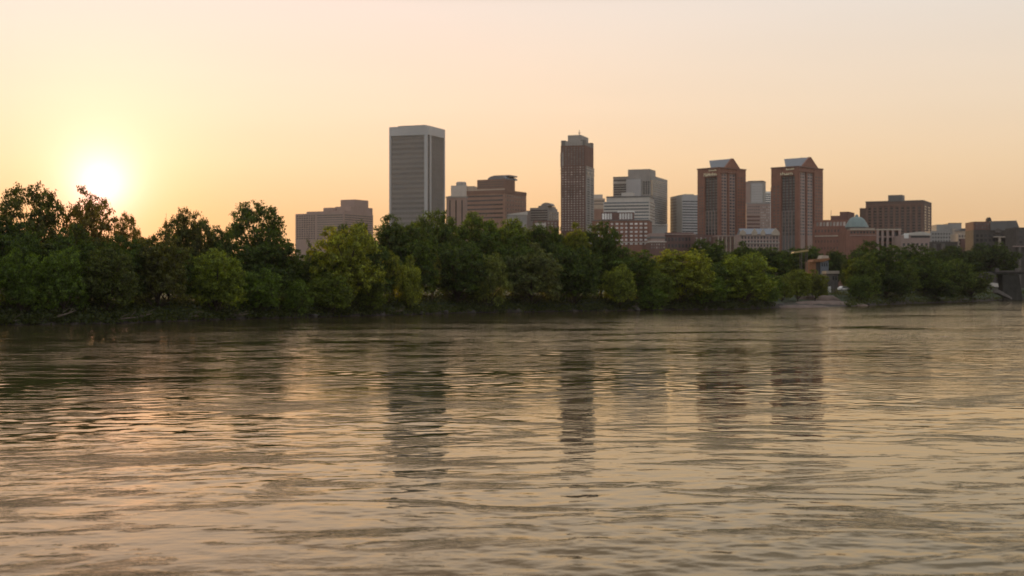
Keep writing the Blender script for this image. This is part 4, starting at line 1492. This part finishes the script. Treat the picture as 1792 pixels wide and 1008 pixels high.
b.wall(DARKST, (b.x0, b.x1, b.y0, b.y1, 0, Z(423)))
b.done()

# --- small buildings behind the landing
b = Building('house', 'little house with an orange roof among the trees behind the gravel landing', 570, 1417, 1450, 1452, 4, zb=4.5, depth=7)
x0, x1, y0, y1 = b.x0, b.x1, b.y0, b.y1
X, Z = b.X, b.Z
b.wall(ORANGE, (x0, X(1428), y0, y1, 0, Z(458)), name='porch')
b.wall(SLATE, (X(1436), x1, y0, y1, 0, Z(456.5)), name='wall')
b.wall(DARKST, (X(1428), X(1436), y0 + .5, y1, 0, Z(458)), name='recess')
b.part('roof', MB().profile([(x0 + .6, Z(459)), (X(1441), Z(458)), (x1 + .5, Z(454)), (x1 + .2, Z(451.5)), (X(1424), Z(454))], y0 - .7, y1 + .3), ORANGE)
b.part('gable', MB().profile([(X(1439), Z(452.5)), (x1 + .4, Z(452.5)), (x1 + .4, Z(447.5)), (X(1441), Z(446.5))], y0 + 1, y1), BEIGE)
b.cells('f', X(1437), x1 - .3, Z(468), Z(459), 3, 1, G_DARK, fw=.5, fh=.6)
b.done()
b = Building('shed', 'pale low shed with a white flat roof edge right of the orange-roofed house', 540, 1447, 1467, 1469, 3, zb=4.0, depth=6)
X, Z = b.X, b.Z
b.wall(STONE, (b.x0, b.x1, b.y0, b.y1, 0, Z(479)))
b.part('roof', MB().box(b.x0 - .3, b.x1 + .3, b.y0 - .5, b.y1 + .3, Z(479), Z(474)), BEIGE)
b.part('door', MB().box(X(1449), X(1454), b.y0 - .08, b.y0 + .1, .2, 2.6), WHITEP)
b.cells('f', X(1456), b.x1 - .3, Z(492), Z(481), 2, 1, G_DARK, fw=.6, fh=.6)
b.done()
cd_ = 545
cn_ = tag(empty('canopy', (px_at(1400, cd_), cd_, 4.2)), 'thin tilted yellow canopy on posts above the small trees at the landing', 'canopy')
zz = lambda py: z_at(py, cd_) - 4.2
xx = lambda px: px_at(px, cd_) - px_at(1400, cd_)
MB().profile([(xx(1386), zz(443.5)), (xx(1413), zz(440)), (xx(1412), zz(437)), (xx(1388), zz(440.5))], -2.5, 2.5).build('canopy_roof', GOLD, cn_)
for px in (1401.5, 1411):
    for sy in (-1.6, 1.6):
        MB().tube([(xx(px), sy, -.3), (xx(px), sy, zz(441.5))], [.16, .14], 6).build('post', STONE, cn_)

# white car parked on the gravel path
cd_ = 492
car = tag(empty('car', (px_at(1476.5, cd_), cd_, z_at(508.5, cd_)), R(20)), 'small white car parked on the gravel path right of the landing trees', 'car')
body = MB().profile([(-2.0, .35), (2.0, .35), (2.05, .8), (1.35, .98), (.75, 1.48), (-.95, 1.5), (-1.65, 1.0), (-2.05, .9)], -.85, .85)
cb = body.build('body', WHITEP, car)
for sy in (-.87, .84):
    MB().profile([(-1.35, 1.0), (1.1, 1.0), (.66, 1.4), (-.9, 1.42)], sy, sy + .03).build('window', G_DARK, car)
for sx in (-1.25, 1.3):
    for sy in (-.88, .68):
        wv = MB()
        wv.v, wv.f = [], []
        n = 14
        wv.profile([(sx + .33 * cos(2 * pi * k / n), .33 + .33 * sin(2 * pi * k / n)) for k in range(n)], sy, sy + .2)
        wh = wv.build('wheel', DARKST, car)
        MB().profile([(sx + .18 * cos(2 * pi * k / n), .33 + .18 * sin(2 * pi * k / n)) for k in range(n)], sy - .01, sy + .21).build('hub', ALU, wh)

# --- stone bridge at the right edge
bd = 712
SHADED = surf('shade_darkened_masonry', (.040, .038, .033), .95, .3, .3)  # stone colour darkened so deck and piers look shadowed
br = tag(empty('stone_bridge', (px_at(1760, bd), bd, 0)), 'grey stone bridge with a sloping pier and low parapet at the right edge', 'bridge')
bx = lambda px: px_at(px, bd) - px_at(1760, bd)
bz = lambda py: z_at(py, bd)
MB().profile([(bx(1716), bz(479)), (bx(1740), bz(479.5)), (bx(1900), bz(481)), (bx(1900), bz(476.5)), (bx(1736), bz(475.5))], -4, 4).build('deck', SHADED, br)
MB().box(bx(1738), bx(1900), -4.2, -3.8, bz(476.4), bz(473.6)).build('parapet', DARKST, br)
MB().profile([(bx(1708), bz(500)), (bx(1738), bz(496)), (bx(1737), bz(479.6)), (bx(1726), bz(476)), (bx(1715), bz(481))], -4.6, 3).build('abutment', DARKST, br)
MB().profile([(bx(1752), -1), (bx(1786), -1), (bx(1779), bz(480.9)), (bx(1750), bz(480.2))], -3.6, 3.6).build('pier', SHADED, br)
MB().profile([(bx(1850), -1), (bx(1884), -1), (bx(1878), bz(480.9)), (bx(1848), bz(480.9))], -3.6, 3.6).build('pier', SHADED, br)
for px in (1740, 1775):  # railing posts standing on the parapet line
    MB().box(bx(px) - .8, bx(px) + .8, -4.6, -3.2, bz(476), bz(469.5)).build('railing_post', STONE, br)
st = tag(empty('stone_ramp', (px_at(1750, 660), 660, 0)), 'pale sloping stone ramp running down the bank below the bridge', 'ramp')
rx = lambda px: px_at(px, 660) - px_at(1750, 660)
MB().profile([(rx(1741), z_at(512, 660)), (rx(1767), z_at(524, 660)), (rx(1767), z_at(520.5, 660)), (rx(1752), z_at(511, 660)), (rx(1742), z_at(506, 660))], -3, 3).build('slab', STONE, st)
MB().profile([(rx(1735), z_at(502, 660)), (rx(1749), z_at(502, 660)), (rx(1748), z_at(496, 660)), (rx(1737), z_at(494.5, 660))], 1, 5).build('landing_block', PALE, st)

# ------------------------------------------------------------------ driftwood and stones along the waterline
def log(px, off, ln, ang, lift, label):
    d_ = shore_d(px) + off
    r = random.Random(int(px))
    x = px_at(px, d_)
    root = tag(empty('driftwood_log', (x, d_, max(.1, ground_z(off, x, d_, px)) + .12), ang), label, 'driftwood', 'driftwood along the bank')
    pts = [(ln * (k / 5 - .5), r.uniform(-.15, .15), .15 + lift * (k / 5) ** 1.5 + r.uniform(-.06, .06)) for k in range(6)]
    tr_ = MB().tube(pts, [.24, .22, .19, .16, .12, .05], 8).build('stem', WOOD, root, True)
    for k in (2, 3, 4):
        p = pts[k]
        MB().tube([p, (p[0] + r.uniform(.3, .9), p[1] + r.uniform(-.6, .6), p[2] + r.uniform(.3, .9)), (p[0] + r.uniform(.9, 1.6), p[1] + r.uniform(-.8, .8), p[2] + r.uniform(.5, 1.4))],
                  [.08, .05, .02], 5).build('branch', WOOD, root, True)


for a in ((8, .4, 4.5, .2, .3, 'bleached driftwood log at the far left end of the waterline'),
          (100, .8, 6.0, .15, 1.6, 'forked driftwood branch rising from the bank below the second bushy tree'),
          (212, .5, 5.0, -.1, .6, 'driftwood log on the waterline below the sun'),
          (245, .9, 4.0, .3, .9, 'short driftwood branch right of the log below the sun'),
          (330, .6, 3.6, .1, .4, 'driftwood log left of the bright green waterside tree'),
          (410, .7, 5.5, -.15, .5, 'long pale driftwood log right of the bright green waterside tree'),
          (690, .6, 4.0, .1, .5, 'driftwood log below the pale drooping tree'),
          (1106, .8, 3.5, -.4, .7, 'pale snag at the waterline below the brick block with white windows')):
    log(*a)


def boulder(px, off, rad, label):
    r = random.Random(int(px * 7))
    d_ = shore_d(px) + off
    x = px_at(px, d_)
    bm = bmesh.new()
    bmesh.ops.create_icosphere(bm, subdivisions=3, radius=1.0)
    a, c = r.uniform(0, 6), r.uniform(0, 6)
    for v in bm.verts:
        k = 1 + .16 * sin(3 * v.co.x + a) + .13 * sin(4 * v.co.y + c) + .10 * sin(5 * v.co.z + a)
        v.co = (v.co.x * k * rad * 1.5, v.co.y * k * rad, v.co.z * k * rad * .62)
    me = bpy.data.meshes.new('boulder')
    bm.to_mesh(me)
    bm.free()
    o = link_mesh('boulder', me, DARKST)
    o.location = (x, d_, max(0.0, ground_z(off, x, d_, px)) + rad * .2)
    o.rotation_euler = (0, 0, a)
    tag(o, label, 'boulder', 'boulders along the waterline')


for px, off, rad, lb in ((548, .3, .7, 'low boulder at the waterline below the low pinkish building'), (668, .4, .8, 'boulder left of the driftwood under the pale drooping tree'),
                         (735, .3, .6, 'boulder at the foot of the pale drooping tree'), (778, .5, .7, 'boulder at the waterline under the pale grey tower, right side'),
                         (826, .3, .6, 'boulder at the waterline below the wide brown brick office'), (905, .4, .7, 'boulder below the dull grey-green tree'),
                         (1112, .3, .8, 'grey boulder beside the snag at the waterline'), (1366, 6, .9, 'grey boulder on the gravel landing, left end'),
                         (1518, 1, .8, 'boulder at the right tip of the gravel landing')):
    boulder(px, off, rad, lb)

# ------------------------------------------------------------------ evening haze over the valley
hb = MB().box(-3400, 3400, -500, 2900, -4, 240).build('haze', None)
hm = bpy.data.materials.new('haze')
hm.use_nodes = True
t = NT(hm.node_tree)
pv = t.n('ShaderNodeVolumePrincipled')
pv.inputs['Color'].default_value = (.93, .88, .82, 1)
pv.inputs['Density'].default_value = 0.00003
pv.inputs['Anisotropy'].default_value = 0.45
t.put(t.n('ShaderNodeOutputMaterial').inputs['Volume'], pv.outputs[0])
hb.data.materials.append(hm)
tag(hb, 'warm evening haze', 'haze', kind='stuff')
